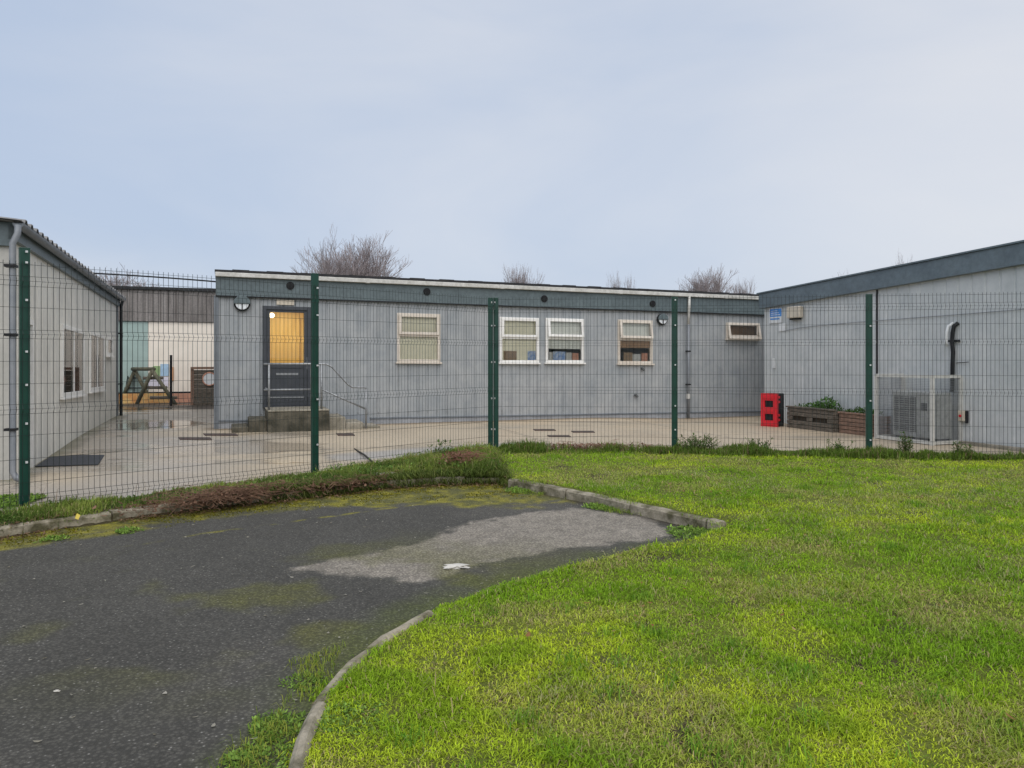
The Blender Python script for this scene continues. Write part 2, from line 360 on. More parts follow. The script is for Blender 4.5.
def sheet(name, x0, x1, y0, y1, st, zf, cf, mat, label=None, wf=None, kind='structure'):
    xs = np.arange(x0, x1 + st / 2, st); ys = np.arange(y0, y1 + st / 2, st); X, Y = np.meshgrid(xs, ys); nx, ny = len(xs), len(ys)
    Z = zf(X, Y); V = np.stack([X, Y, Z], -1).reshape(-1, 3).astype(np.float32)
    i = (np.arange(ny - 1)[:, None] * nx + np.arange(nx - 1)[None]).ravel(); Q = np.stack([i, i + 1, i + nx + 1, i + nx], -1)
    me = fastmesh(name, V, Q, 4); C = cf(X, Y).reshape(-1, 3)
    setcol(me, C)
    if wf is not None:
        a = me.attributes.new('Wet', 'FLOAT', 'POINT'); a.data.foreach_set('value', wf(X, Y).ravel().astype(np.float32))
    me.materials.append(MT[mat] if isinstance(mat, str) else mat); me.polygons.foreach_set('use_smooth', np.ones(len(Q), bool))
    o = bpy.data.objects.new(name, me); col.objects.link(o); return tag(o, label, None, None, kind)
def fastmesh(name, V, Q, k):
    me = bpy.data.meshes.new(name); me.vertices.add(len(V)); me.vertices.foreach_set('co', np.ascontiguousarray(V, np.float32).ravel())
    me.loops.add(len(Q) * k); me.loops.foreach_set('vertex_index', Q.astype(np.int32).ravel())
    me.polygons.add(len(Q)); me.polygons.foreach_set('loop_start', np.arange(0, len(Q) * k, k, dtype=np.int32))
    me.polygons.foreach_set('loop_total', np.full(len(Q), k, np.int32)); me.update(calc_edges=True); return me
def setcol(me, C):
    a = me.attributes.new('Col', 'FLOAT_COLOR', 'POINT'); c = np.ones((len(C), 4), np.float32); c[:, :3] = C; a.data.foreach_set('color', c.ravel())
def lerp(a, b, t): return np.asarray(a, float) * (1 - t[..., None]) + np.asarray(b, float) * t[..., None]

# ------------------------------------------------------------ ground
g = MB(); g.quad((-2500, -2500, -.2), (2500, -2500, -.2), (2500, 2500, -.2), (-2500, 2500, -.2))
tag(g.build('ground', 'ground', origin=(0, 0, 0)), kind='structure')

def tar_col(x, y):
    c = lerp((.066, .062, .052), (.086, .081, .069), fbm(x, y, 1.3, 1))
    c = lerp(c, (.105, .097, .082), .6 * ss(.55, .75, fbm(x, y, .9, 20)))
    dk = dline(x, y, KA + KB[:1]); n = fbm(x, y, 3.5, 2); n2 = fbm(x, y, 11, 6, 3)
    near_c = ss(-2.6, -.6, x) * ss(6.2, 7.6, y)
    p = sdf(x, y, PATCH); pm = ss(-.03, .05, p + .26 * (n - .5) + .16 * (n2 - .5)) * (.72 + .28 * ss(.3, .5, fbm(x, y, 16, 42)))
    c = lerp(c, lerp((.24, .21, .17), (.36, .32, .265), n2), pm * .92)
    moss = ss(.1, -.1, dk - .34 - .75 * near_c + .7 * (n - .5)) * (.55 + .45 * n2)
    moss = np.maximum(moss, .75 * ss(.5, .66, n) * ss(.62, .42, dk) )
    line = ss(.045, .0, np.abs(dk - 1.02 + .12 * (fbm(x, y, .8, 9) - .5))) * ss(.42, .6, n2) * ss(-3.2, -2.4, x)
    moss = np.maximum(moss, .8 * line)
    c = lerp(c, lerp((.12, .12, .010), (.30, .27, .012), ss(.3, .7, n2)), np.clip(moss, 0, 1) * .93)
    c = c * (.86 + .28 * fbm(x, y, 5, 41)[..., None])
    bl = ss(.50, .68, fbm(x, y, 1.7, 31)) * ss(2.2, .6, np.hypot((x + 1.15) / 1.3, (y - 4.75) / .9)) * (.4 + .6 * n2)
    c = lerp(c, (.12, .12, .022), np.clip(bl, 0, 1) * .8)
    de = dline(x, y, EDGE + KD); em = ss(.42, .02, de + .35 * (n - .5)) * (.4 + .6 * n2)
    c = lerp(c, (.085, .105, .015), np.clip(em, 0, 1) * .85)
    dkb = dline(x, y, KB); c = lerp(c, (.05, .04, .025), ss(.16, .02, dkb + .2 * (n - .5)) * .8)
    return c
sheet('tarmac', -13, 3.2, .3, 9.6, .035, lambda x, y: .008 * (fbm(x, y, .8, 4) - .5) + .006 * (fbm(x, y, 4, 44) - .5) - .2 * ss(.12, .3, sdf(x, y, VERGE)) - .2 * (y > np.interp(x, [p[0] for p in FENCE], [p[1] for p in FENCE], left=-99) - .2) * (x > -6.7), tar_col,
      attrmat('tarmac', .82, 260, (.55, 1.5), .9, 220, .004, .35, speck=60), 'dark tarmac')
def lawn_col(x, y):
    n = fbm(x, y, 2.0, 12); c = lerp((.07, .08, .016), (.17, .20, .022), n)
    return lerp(c, (.06, .045, .025), ss(.6, .75, fbm(x, y, 3.1, 13)))
sheet('lawn', -1.4, 12, .6, 12.2, .05, lawn_z, lawn_col, attrmat('lawn_soil', .95, 120, (.6, 1.4), .8, 60, .02), 'mown lawn')
def verge_col(x, y): return lerp((.035, .028, .018), (.075, .062, .03), fbm(x, y, 3, 15))
sheet('verge', -9, .3, 2.0, 11.8, .04, verge_z, verge_col, attrmat('verge_soil', .95, 120, (.6, 1.4), .8, 60, .02), 'weedy verge')

YP = G(150, 429); 
def yard_col(x, y):
    n = fbm(x, y, 1.1, 21); c = lerp((.39, .32, .23), (.47, .39, .285), n)
    c = lerp(c, (.48, .36, .235), .5 * ss(12, 15, y) * ss(-2.5, 0, x) * ss(.3, .7, fbm(x, y, .7, 23)))
    c = lerp(c, (.34, .30, .25), .9 * ss(-2.6, -4.6, x) * ss(.25, .6, fbm(x, y, .6, 25)))
    st = dline(x, y, [(-2.3, 11.2), (-1.0, 11.9), (.2, 12.4)]); c = lerp(c, (.33, .32, .31), .75 * ss(.5, .25, st + .2 * (n - .5)))
    c = lerp(c, (.22, .19, .15), .55 * ss(.6, .75, fbm(x * .5, y * 1.6, 1.3, 27)))
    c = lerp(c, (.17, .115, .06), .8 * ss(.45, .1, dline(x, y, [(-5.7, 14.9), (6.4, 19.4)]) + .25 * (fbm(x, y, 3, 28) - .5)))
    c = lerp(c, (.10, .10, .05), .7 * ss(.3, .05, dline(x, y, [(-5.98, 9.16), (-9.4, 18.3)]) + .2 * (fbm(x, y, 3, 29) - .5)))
    c = lerp(c, (.06, .045, .032), ss(20.4, 20.9, y - .35 * (x + 8) + .3 * (n - .5)) * ss(-5, -6, x))
    jn = np.minimum(np.abs((x * .94 + y * .35 + 40) % 3.6 - 1.8), np.abs((-x * .35 + y * .94 + 40) % 3.6 - 1.8))
    return lerp(c, (.09, .08, .065), .6 * ss(.035, .01, jn))
def yard_wet(x, y):
    w = 1.0 * ss(1.0, .45, np.hypot((x - YP.x) / 1.5, (y - YP.y) / 1.6) + .5 * (fbm(x, y, 1.5, 33) - .5))
    w = np.maximum(w, .75 * ss(.48, .66, fbm(x * .7, y * 1.5, 1.1, 35)) * ss(-1.5, -3.5, x))
    return np.maximum(w, .35 * ss(.55, .7, fbm(x, y, .8, 37)))
def yz_cut(x, y):
    z = yard_z(x, y); f = np.interp(x, [p[0] for p in FENCE], [p[1] for p in FENCE]); return np.where(y > f - .05, z, -.14)
sheet('yard', -16, 13, 4.0, 30, .08, yz_cut, yard_col, attrmat('yard_concrete', .55, 60, (.8, 1.2), .12, 50, .003, .4, wet=True), 'tan concrete yard', yard_wet)

# ------------------------------------------------------------ kerbs
def kerb(name, pts, w, h, side, z0=-.05, stone=.92, sink=0.0):
    L = [0]
    for a, b in zip(pts[:-1], pts[1:]): L.append(L[-1] + math.hypot(b[0] - a[0], b[1] - a[1]))
    X = lambda s: float(np.interp(s, L, [p[0] for p in pts])); Y = lambda s: float(np.interp(s, L, [p[1] for p in pts]))
    mb = MB(); s = 0; k = 0
    while s < L[-1] - .05:
        e = min(s + stone - .018, L[-1]); n = max(2, int((e - s) / .12)); jz = random.uniform(-.016, .010); jo = random.uniform(-.008, .008)
        rings = []
        for i in range(n + 1):
            t = s + (e - s) * i / n; x, y = X(t), Y(t); dx, dy = X(t + .02) - X(t - .02), Y(t + .02) - Y(t - .02); q = math.hypot(dx, dy) or 1
            nx, ny = -dy / q * side, dx / q * side; zz = h + jz + random.uniform(-.004, .004)
            f = .018
            rings.append([(x + nx * (o + jo + random.uniform(-.003, .003)), y + ny * (o + jo), z) for o, z in ((0, z0), (0, zz - f), (f, zz), (w - f, zz), (w, zz - f), (w, z0))])
        b = len(mb.v)
        for r_ in rings: mb.v += r_
        for i in range(n):
            for j in range(5): a = b + i * 6 + j; mb.f.append((a, a + 1, a + 7, a + 6))
        mb.f.append(tuple(range(b, b + 6))); mb.f.append(tuple(range(b + n * 6, b + n * 6 + 6))[::-1])
        s += stone; k += 1
    return tag(mb.build(name, 'kerb', origin=(pts[0][0], pts[0][1], 0)), kind='structure')
kerb('kerb_along_verge', KA, .11, .085, 1)
kerb('kerb_beside_lawn', KB, .10, .092, 1)
kerb('kerb_round_lawn', KD, .060, .046, 1, stone=.6)

# ------------------------------------------------------------ main building
WM = Wall((-5.71, 14.9), (.937, .349), (.349, -.937), .0095)
WL = Wall((-5.98, 9.16), (-.3495, .937), (.937, .3495), .0187)
WR = Wall((5.82, 17.7), (.3495, -.937), (-.937, -.3495), 0)
LM = 14.6
def rect(W, x0, x1, y0, y1):   # photo measurements to wall measurements
    xm = (x0 + x1) / 2; return (W.s_(x0), W.s_(x1), W.z_(xm, y1), W.z_(xm, y0))

def window(parent, W, r, mat='upvc', transom=.44, mull=None, blinds=(), opening=0.0, sill=True, fw=.055, proud=False):
    s0, s1, z0, z1 = r; D0, D1 = -.06, .035; BD = -.030
    if proud: D0, D1, BD = -.01, .045, .012
    fr = MB()
    fr.wbox(W, s0, s0 + fw, z0, z1, D0, D1); fr.wbox(W, s1 - fw, s1, z0, z1, D0, D1)
    fr.wbox(W, s0 + fw, s1 - fw, z1 - fw, z1, D0, D1); fr.wbox(W, s0 + fw, s1 - fw, z0, z0 + fw, D0, D1)
    zt = z1 - (z1 - z0) * transom if transom else None
    if zt: fr.wbox(W, s0 + fw, s1 - fw, zt - .03, zt + .03, D0, D1 - .003)
    if mull:
        for m in mull: a = s0 + (s1 - s0) * m; fr.wbox(W, a - .03, a + .03, z0 + fw, z1 - fw, D0, D1 - .003)
    f = fr.build('window', mat, parent, bevel=.004)
    if sill:
        q = MB(); q.wbox(W, s0 - .03, s1 + .03, z0 - .035, z0 - .002, -.02, .075); q.build('sill', mat, f, bevel=.004)
    gl = MB()
    gl.wbox(W, s0 + fw, s1 - fw, z0 + fw, (zt - .03) if zt else (z1 - fw), BD + .012, BD + .018)
    gl.build('pane', 'glass', f)
    if zt:   # top-hung sash, tilted out by 'opening'
        sa = MB(); a0, a1, b0, b1 = s0 + fw * .6, s1 - fw * .6, zt + .012, z1 - fw * .45; k = opening / (b1 - b0)
        def P(a, z, d): return W.pt(a, z + (0 if not opening else .02 * (b1 - z) / (b1 - b0)), d + D1 + .004 + k * (b1 - z))
        def bx(m, a, b, c, d, e, g_): m.hexa([P(x, z, dd) for z in (c, d) for x, dd in ((a, g_), (b, g_), (b, e), (a, e))])
        t = .055
        bx(sa, a0, a0 + t, b0, b1, 0, .03); bx(sa, a1 - t, a1, b0, b1, 0, .03); bx(sa, a0 + t, a1 - t, b1 - t, b1, 0, .03); bx(sa, a0 + t, a1 - t, b0, b0 + t, 0, .03)
        so = sa.build('sash', mat, f, bevel=.004)
        pg = MB(); bx(pg, a0 + t, a1 - t, b0 + t, b1 - t, .008, .014); pg.build('pane', 'glass', f)
        if opening > .05:
            for ax in (a1 - .02, a0 + .02): st = MB(); st.bar(P(ax, b0 + .03, 0), W.pt(ax, b0 + .1, -.03), .012, .012); st.build('stay', 'steel', f)
    for (za, zb, bm) in blinds:
        bl = MB(); lo, hi = z0 + (z1 - z0) * za, z0 + (z1 - z0) * zb
        n = max(6, int((s1 - s0 - .08) / .09)); w = (s1 - s0 - .08) / n
        for i in range(n):
            a = s0 + .04 + i * w; bl.quad(W.pt(a, lo, BD), W.pt(a + w * .992, lo, BD - .004), W.pt(a + w * .992, hi, BD - .004), W.pt(a, hi, BD))
        if za > .02: bl.wbox(W, s0 + .04, s1 - .04, lo - .02, lo, BD - .02, BD + .002)
        bl.build('blind', bm, f)
    return f

main = thing('cabin_building', WM.pt(0, 0, 0), 'long low grey cabin with a white gutter and a lit glazed door up steps', 'building')
wins = [rect(WM, 397, 440, 313.5, 362), rect(WM, 499.5, 538.5, 317.5, 362.5), rect(WM, 545.5, 583.5, 318.5, 362.5), rect(WM, 617.5, 652, 320, 363.5)]
hi = rect(WM, 726, 758, 323, 339)
door = rect(WM, 262.5, 311, 306.5, 406)
holes = [(a + .01, b - .01, c + .01, d - .01) for a, b, c, d in wins + [hi, door]]
mb = MB(); ribbed(mb, WM, 0, LM, .22, 2.80, holes, .21, .014, ((0, 0), (.80, 0), (.84, -1), (.96, -1)))
DB = 7.2
mb.quad(WM.pt(0, -.2, 0), WM.pt(0, -.2, -DB), WM.pt(0, 3.0, -DB), WM.pt(0, 3.0, 0))
mb.quad(WM.pt(LM, -.2, 0), WM.pt(LM, -.2, -DB), WM.pt(LM, 3.0, -DB), WM.pt(LM, 3.0, 0))
mb.quad(WM.pt(0, -.2, -DB), WM.pt(LM, -.2, -DB), WM.pt(LM, 3.0, -DB), WM.pt(0, 3.0, -DB))
mb.build('wall', 'wall', main)
mb = MB(); mb.quad(WM.pt(.05, .3, -1.6), WM.pt(LM, .3, -1.6), WM.pt(LM, 3, -1.6), WM.pt(.05, 3, -1.6)); mb.quad(WM.pt(0.05, .35, 0), WM.pt(LM, .35, 0), WM.pt(LM, .35, -1.6), WM.pt(.05, .35, -1.6))
mb.build('inner_wall', 'inwall', main)
mb = MB(); mb.wbox(WM, -.02, LM, -.35, .215, -.05, .012)
for a in np.arange(1.2, LM, 2.44): mb.wbox(WM, a, a + .05, -.3, .2, .012, .018)
mb.build('skirting', 'skirt', main)
mb = MB(); mb.wbox(WM, -.02, LM, .218, .245, .0, .03); mb.build('drip_rail', 'trim', main)
mb = MB()
for k in range(6): mb.wbox(WM, -.02 + k * 2.43, -.02 + (k + 1) * 2.43 - .004, 2.66, 3.015, .02, .065)
mb.build('fascia', 'fascia', main)
mb = MB(); mb.wbox(WM, -.02, LM, 2.64, 2.66, .0, .075); mb.build('fascia_bead', 'black', main)
mb = MB()
for k in range(5): mb.wbox(WM, -.03 + k * 2.92, -.03 + (k + 1) * 2.92 - .003, 3.02, 3.105, .01, .15)
for k in range(1, 5): mb.wbox(WM, -.03 + k * 2.92 - .05, -.03 + k * 2.92 + .05, 3.013, 3.108, .008, .157)
mb.build('gutter', 'gutter', main, bevel=.01)
mb = MB(); mb.wbox(WM, -.04, LM, 3.112, 3.15, -DB - .1, .13)
n = 46
for k in range(n):
    a = -.04 + (LM + .04) * k / n; zt = 3.152 + .014 * abs(math.sin(k * 1.7)); mb.wbox(WM, a, a + (LM + .04) / n - .004, 3.15, zt, -.25, .125)
mb.build('roof', 'felt', main)
mb = MB(); mb.wbox(WM, -.055, .03, -.2, 2.655, -.06, .045); mb.build('corner_trim', 'trim', main)
for i, (r, bl, op) in enumerate(zip(wins, [[(.0, 1, 'blind')], [(.05, 1, 'blind')], [(.33, 1, 'blind_pale')], [(.38, .58, 'blind_tan'), (.58, 1, 'blind_pale')]], [.0, .0, .05, .06])):
    window(main, WM, r, 'cream' if i in (0, 3) else 'upvc', .45, None, bl, op)
window(main, WM, hi, 'cream', .93, None, [(.0, 1, 'blind_tan')], 0, fw=.045)
# the small high window is one top-hung light standing open
s0, s1, z0, z1 = hi
mb = MB()
def hp(a, z, d): k = .09 / (z1 - z0); return WM.pt(a, z, d + .04 + k * (z1 - z))
for a, b, c, d in ((s0, s0 + .06, z0, z1), (s1 - .06, s1, z0, z1), (s0 + .06, s1 - .06, z1 - .06, z1), (s0 + .06, s1 - .06, z0, z0 + .06)):
    mb.hexa([hp(x, z, dd) for z in (c, d) for x, dd in ((a, .03), (b, .03), (b, 0), (a, 0))])
mb.build('open_sash', 'cream', main, bevel=.004)
mb = MB(); mb.poly([WM.pt(s1 + .002, z1 - .02, .036), WM.pt(s1 + .002, z0, .036), hp(s1 + .002, z0, 0)]); mb.poly([WM.pt(s1 - .008, z1 - .02, .036), hp(s1 - .008, z0, 0), WM.pt(s1 - .008, z0, .036)])
mb.build('side_cheek', 'timber_red', main)
# things on the window boards
def card(W, px0, px1, py0, py1, mat, name, label, cat, d=-.019, dep=.008):
    m = MB(); r = rect(W, px0, px1, py0, py1); m.wbox(W, r[0], r[1], r[2], r[3], d - dep, d)
    return tag(m.build(name, mat, bevel=.004), label, cat)
card(WM, 504, 517, 351, 360.5, 'box_brown', 'storage_box', 'brown box behind the window just right of the double green post', 'box')
card(WM, 528, 536, 351, 360.5, 'box_blue', 'storage_box', 'blue box at the right end of the window nearest the double green post', 'box')
card(WM, 549.5, 553, 352, 361, 'box_white', 'storage_box', 'narrow white box left of the blue picture board in the middle open window', 'box')
card(WM, 553.5, 566, 351.5, 361, 'box_blue', 'picture_board', 'blue and white picture board behind the middle open window', 'picture')
card(WM, 566.5, 572, 352.5, 361, 'box_white', 'picture_card', 'white card between the blue board and the reddish card in the window', 'card')
card(WM, 572.5, 579, 353, 361, 'coral', 'picture_card', 'small reddish card beside the blue picture board in the window', 'card')
card(WM, 624, 633, 352.5, 361.5, 'box_brown', 'storage_box', 'dark brown box at the left of the right-hand open window', 'box')
card(WM, 633, 641, 354, 361.5, 'box_white', 'storage_box', 'white box in the middle of the right-hand open window', 'box')
card(WM, 642, 648, 353, 361.5, 'coral', 'storage_box', 'reddish box at the right of the right-hand open window', 'box')

# door and lit lobby behind it
s0, s1, z0, z1 = door
fr = MB()
fr.wbox(WM, s0, s0 + .07, z0, z1, -.05, .05); fr.wbox(WM, s1 - .07, s1, z0, z1, -.05, .05); fr.wbox(WM, s0 + .07, s1 - .07, z1 - .07, z1, -.05, .05); fr.wbox(WM, s0, s1, z0 - .04, z0 - .002, -.05, .08)
fr.build('door_frame', 'dark', main, bevel=.004)
gr = rect(WM, 270, 304, 312.5, 363)
dl = MB(); dl.wbox(WM, s0 + .0702, gr[0], z0 + .005, z1 - .0702, -.03, .02); dl.wbox(WM, gr[1], s1 - .0702, z0 + .005, z1 - .0702, -.03, .02)
dl.wbox(WM, gr[0], gr[1], gr[3], z1 - .0702, -.03, .02); dl.wbox(WM, gr[0], gr[1], gr[2] - .10, gr[2], -.03, .02)
dl.wbox(WM, gr[0], gr[1], z0 + .005, z0 + .13, -.03, .02); dl.wbox(WM, gr[0], gr[1], z0 + .13, gr[2] - .10, -.03, .006)
dr = dl.build('door', 'dark', main, bevel=.004)
m = MB(); m.wbox(WM, gr[0], gr[1], gr[2], gr[3], -.008, 0); m.build('pane', 'glass', dr)
m = MB(); hs = gr[1] + .07; m.wbox(WM, hs - .018, hs + .018, gr[2] - .12, gr[2] + .12, .021, .03); m.tube([WM.pt(hs, gr[2], .03), WM.pt(hs, gr[2], .07), WM.pt(hs - .12, gr[2], .07)], .009)
m.build('handle', 'steel', dr)
m = MB(); m.wbox(WM, s0 + .25, s1 - .25, gr[2] - .24, gr[2] - .20, .007, .013); m.build('letter_plate', 'steel', dr)
m = MB(); m.wbox(WM, s0 + .14, s1 - .14, z0 + .165, z0 + .185, .007, .012); m.build('kick_strip', 'steel', dr)
lob = MB(); q = WM.pt
a0, a1, b0, b1, dp = s0 - .15, s1 + .25, z0 - .05, 2.62, -1.45
lob.quad(q(a0, b0, dp), q(a1, b0, dp), q(a1, b1, dp), q(a0, b1, dp)); lob.quad(q(a0, b0, -.07), q(a0, b0, dp), q(a0, b1, dp), q(a0, b1, -.07))
lob.quad(q(a1, b0, -.07), q(a1, b0, dp), q(a1, b1, dp), q(a1, b1, -.07)); lob.quad(q(a0, b1, -.07), q(a1, b1, -.07), q(a1, b1, dp), q(a0, b1, dp)); lob.quad(q(a0, b0, -.07), q(a1, b0, -.07), q(a1, b0, dp), q(a0, b0, dp))
lob.wbox(WM, s0 + .78, s0 + .84, z0, 2.35, dp + .005, dp + .05)
lob.build('lobby_lining', 'golden', main)
ml, t_, p_ = newmat('lit_lamp'); p_.inputs['Emission Color'].default_value = (1, .85, .6, 1); p_.inputs['Emission Strength'].default_value = 4
lo = thing('ceiling_lamp', q(s0 + .22, 2.2, -.5), 'small bright lamp lit inside the top left of the glazed door', 'lamp')
m = MB(); m.disc(WM, gr[0] + .06, gr[3] - .04, .05, -.5, -.46, 14); m.build('bulb', ml, lo)
ld = bpy.data.lights.new('lobby_light', 'AREA'); ld.energy = 11; ld.color = (1, .84, .52); ld.size = .5
l_ = bpy.data.objects.new('lobby_light', ld); col.objects.link(l_); l_.location = q((s0 + s1) / 2, 2.55, -.6); l_.rotation_euler = (0, 0, 0)

# pieces fixed to the main wall
m = MB(); r = rect(WM, 276.5, 294, 300, 305); m.wbox(WM, r[0], r[1], r[2], r[3], .02, .03); tag(m.build('door_sign', 'ivory'), 'small blank cream sign fixed above the dark glazed door', 'sign')
VG = 'round black vents along the fascia'
for px, py, lb in ((290, 286, 'round black vent in the fascia above the glazed door'), (426, 292, 'round black vent in the fascia above the leftmost window'), (543, 299, 'round black vent in the fascia between the two middle windows'), (651, 304, 'round black vent in the fascia near the right-hand wall lamp')):
    v = thing('wall_vent', WM.pt(WM.s_(px), WM.z_(px, py), .065), lb, 'vent', VG)
    sc, zc = WM.s_(px), WM.z_(px, py)
    m = MB(); m.disc(WM, sc, zc, .078, .067, .085); m.build('flange', 'black', v)
    m = MB(); m.disc(WM, sc, zc, .055, .086, .096)
    for k in (-1, 0, 1): m.wbox(WM, sc - .05, sc + .05, zc + k * .03 - .006, zc + k * .03 + .006, .10, .106)
    m.build('louvre', 'black', v)
def bulkhead(px, py, r, lb):
    sc, zc = WM.s_(px), WM.z_(px, py); L = thing('wall_lamp', WM.pt(sc, zc, .02), lb, 'lamp', 'round bulkhead lamps on the cabin wall')
    m = MB(); m.disc(WM, sc, zc, r, .018, .075, 24); m.build('body', 'black', L, bevel=.006)
    m = MB(); m.disc(WM, sc, zc, r * .80, .076, .10, 18, 185, 355); m.build('diffuser', 'diffuser', L, bevel=.006)
    m = MB(); m.disc(WM, sc, zc, r * .98, .077, .125, 18, -4, 184); m.build('hood', 'fascia', L, bevel=.008)
    m = MB(); m.wbox(WM, sc - .009, sc + .009, zc - r * .8, zc, .10, .112); m.build('bar', 'black', L)
bulkhead(242, 303.5, .155, 'round wall lamp with grey hood left of the glazed door')
bulkhead(661, 319.5, .135, 'round wall lamp with grey hood right of the windows')
# downpipe right of the windows
s = WM.s_(686.5); dpz = thing('downpipe', WM.pt(s, 0, .08), 'downpipe with a white top running down the cabin wall left of the small high window', 'pipe')
m = MB(); m.tube([WM.pt(s, 3.03, .12), WM.pt(s, 2.8, .115), WM.pt(s, 2.35, .075)], .033, 10); m.build('upper_pipe', 'gutter', dpz, smooth=True)
m = MB(); m.tube([WM.pt(s, 2.36, .075), WM.pt(s, .02, .075)], .034, 10); m.build('lower_pipe', 'grey_pipe', dpz, smooth=True)
m = MB(); z_ = WM.z_(687, 396); m.tube([WM.pt(s, z_ - .06, .075), WM.pt(s, z_ + .06, .075)], .046, 10); m.build('collar', 'gutter', dpz)
for zz in (.9, 1.7): 
    m = MB(); m.wbox(WM, s - .05, s + .05, zz, zz + .03, .03, .115); m.build('bracket', 'black', dpz)
for px, py, lb_ in ((641.5, 368.5, 'small dark pipe outlet just under the right-hand open window'), (635, 395, 'small dark outlet low on the wall below the right-hand open window')):
    sc, zc = WM.s_(px), WM.z_(px, py); m = MB(); m.tube([WM.pt(sc, zc, .01), WM.pt(sc, zc, .06), WM.pt(sc + .03, zc - .05, .08)], .03, 8); tag(m.build('pipe_outlet', 'grille'), lb_, 'outlet')
m = MB()

# steps, rails
stp = thing('concrete_steps', G(290, 432, .06), 'mossy concrete steps and landing below the glazed door', 'steps')
zy = .06; top = door[2] - WM.tilt * door[0] - .045; sL, sR = WM.s_(266, .5), WM.s_(326, .6)
class WF(Wall): pass
WS = Wall((-5.71, 14.9), (.937, .349), (.349, -.937), 0)
m = MB(); m.wbox(WS, sL, sR, -.1, top, .02, 1.12)
m.wbox(WS, sL - .32, sL - .003, -.1, top - .14, .05, .98); m.wbox(WS, sL - .62, sL - .323, -.1, top - .27, .08, .96)
m.build('landing', 'concrete', stp, bevel=.02)
m = MB()
m.wbox(WS, sR + .003, sR + .32, -.1, top - .13, .04, .99); m.wbox(WS, sR + .323, sR + .66, -.1, top - .24, .06, .97); m.wbox(WS, sR + .663, sR + 1.0, -.1, top - .33, .08, .90)
m.build('side_step', 'concrete_pale', stp, bevel=.02)
m = MB(); m.wbox(WS, sL, sR, top + .002, top + .030, .03, 1.13); m.build('landing_cap', 'concrete_pale', stp, bevel=.012)
m = MB(); a, b = WM.s_(340), WM.s_(372); m.hexa([WM.pt(a, -.1, .3), WM.pt(b, -.1, .3), WM.pt(b, -.1, .02), WM.pt(a, -.1, .02), WM.pt(a, .30, .16), WM.pt(b - .1, .30, .16), WM.pt(b - .1, .30, .02), WM.pt(a, .30, .02)])
tag(m.build('duct_cover', 'trim'), 'low grey sloping metal cover at the wall foot behind the right-hand steps', 'cover')
rl = thing('handrail', WS.pt(sL, top, .95), 'galvanised tubular handrail round the landing and down the right-hand steps', 'railing')
da = .93; s1_, s2_, s3_, s4_ = WS.s_(269, da), WS.s_(311.5, da), WS.s_(321.5, da), WS.s_(366, da)
zt_ = WS.z_(300, 364, da); zl_ = WS.z_(300, 389.5, da); zE = WS.z_(366, 387, da); zEl = WS.z_(365, 409, da)
m = MB(); m.tube([WS.pt(s1_ - .10, zt_, da), WS.pt(s3_, zt_, da)] + [WS.pt(s3_ + .10, zt_ - .008, da), WS.pt(s3_ + .20, zt_ - .06, da), WS.pt(s4_ - .34, zE + .05, da), WS.pt(s4_ - .26, zE, da), WS.pt(s4_ - .02, zE - .005, da), WS.pt(s4_, zE - .04, da)], .021, 8)
m.build('top_rail', 'steel', rl, smooth=True)
m = MB(); m.tube([WS.pt(s1_ - .10, zl_, da), WS.pt(s2_, zl_, da)], .019, 8); m.tube([WS.pt(s3_, zl_, da), WS.pt(s4_, zEl, da)], .019, 8); m.build('lower_rail', 'steel', rl, smooth=True)
for a in (s1_, s2_, s3_): m = MB(); m.tube([WS.pt(a, top + .03, da), WS.pt(a, zt_, da)], .021, 8); m.build('post', 'steel', rl, smooth=True)
m = MB(); m.tube([WS.pt(s4_, .0, da), WS.pt(s4_, zE - .03, da)], .021, 8); m.build('post', 'steel', rl, smooth=True)
for zz in (zt_, zl_): m = MB(); m.tube([WS.pt(s1_ - .02, zz, da), WS.pt(s1_ - .02, zz, .02)], .019, 8); m.build('return_rail', 'steel', rl, smooth=True)

# ------------------------------------------------------------ left building
lb = thing('shed_building', WL.pt(0, 0, 0), 'pale beige cabin at the left edge with a corrugated roof', 'building')
LL = 9.76
lw = [rect(WL, 60, 82, 327, 394.5), rect(WL, 88, 102.5, 332, 389), rect(WL, 105.5, 111, 337, 356)]
for i in range(2):
    a, b = lw[i][0], lw[i][1]; xm = [60, 88][i]; lw[i] = (a, b, WL.z_(xm, [397.5, 391.6][i]), WL.z_(xm, [324, 331][i]))
ld_ = (WL.s_(16), WL.s_(31.5), .0, WL.z_(24, 318))
m = MB(); ribbed(m, WL, 0, LL, -.1, 2.92, [(a + .01, b - .01, c + .01, d - .01) for a, b, c, d in lw] + [(ld_[0], ld_[1], -.1, ld_[3])], .30, .010, ((0, 0), (.86, 0), (.90, -1), (.96, -1)))
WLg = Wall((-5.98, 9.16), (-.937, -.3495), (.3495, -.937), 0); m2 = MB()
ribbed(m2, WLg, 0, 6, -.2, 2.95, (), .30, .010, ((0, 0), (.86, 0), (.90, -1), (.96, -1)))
m.quad(WL.pt(LL, -.2, 0), WL.pt(LL, -.2, -6), WL.pt(LL, 3.0, -6), WL.pt(LL, 3.0, 0)); m.quad(WL.pt(0, -.2, -6), WL.pt(LL, -.2, -6), WL.pt(LL, 3.0, -6), WL.pt(0, 3.0, -6))
m.build('wall', 'wall_left', lb); m2.build('gable_wall', 'wall_left_dimmed', lb)
m = MB(); m.quad(WL.pt(.1, 0, -1.2), WL.pt(LL, 0, -1.2), WL.pt(LL, 3, -1.2), WL.pt(.1, 3, -1.2)); m.build('inner_wall', 'inwall', lb)
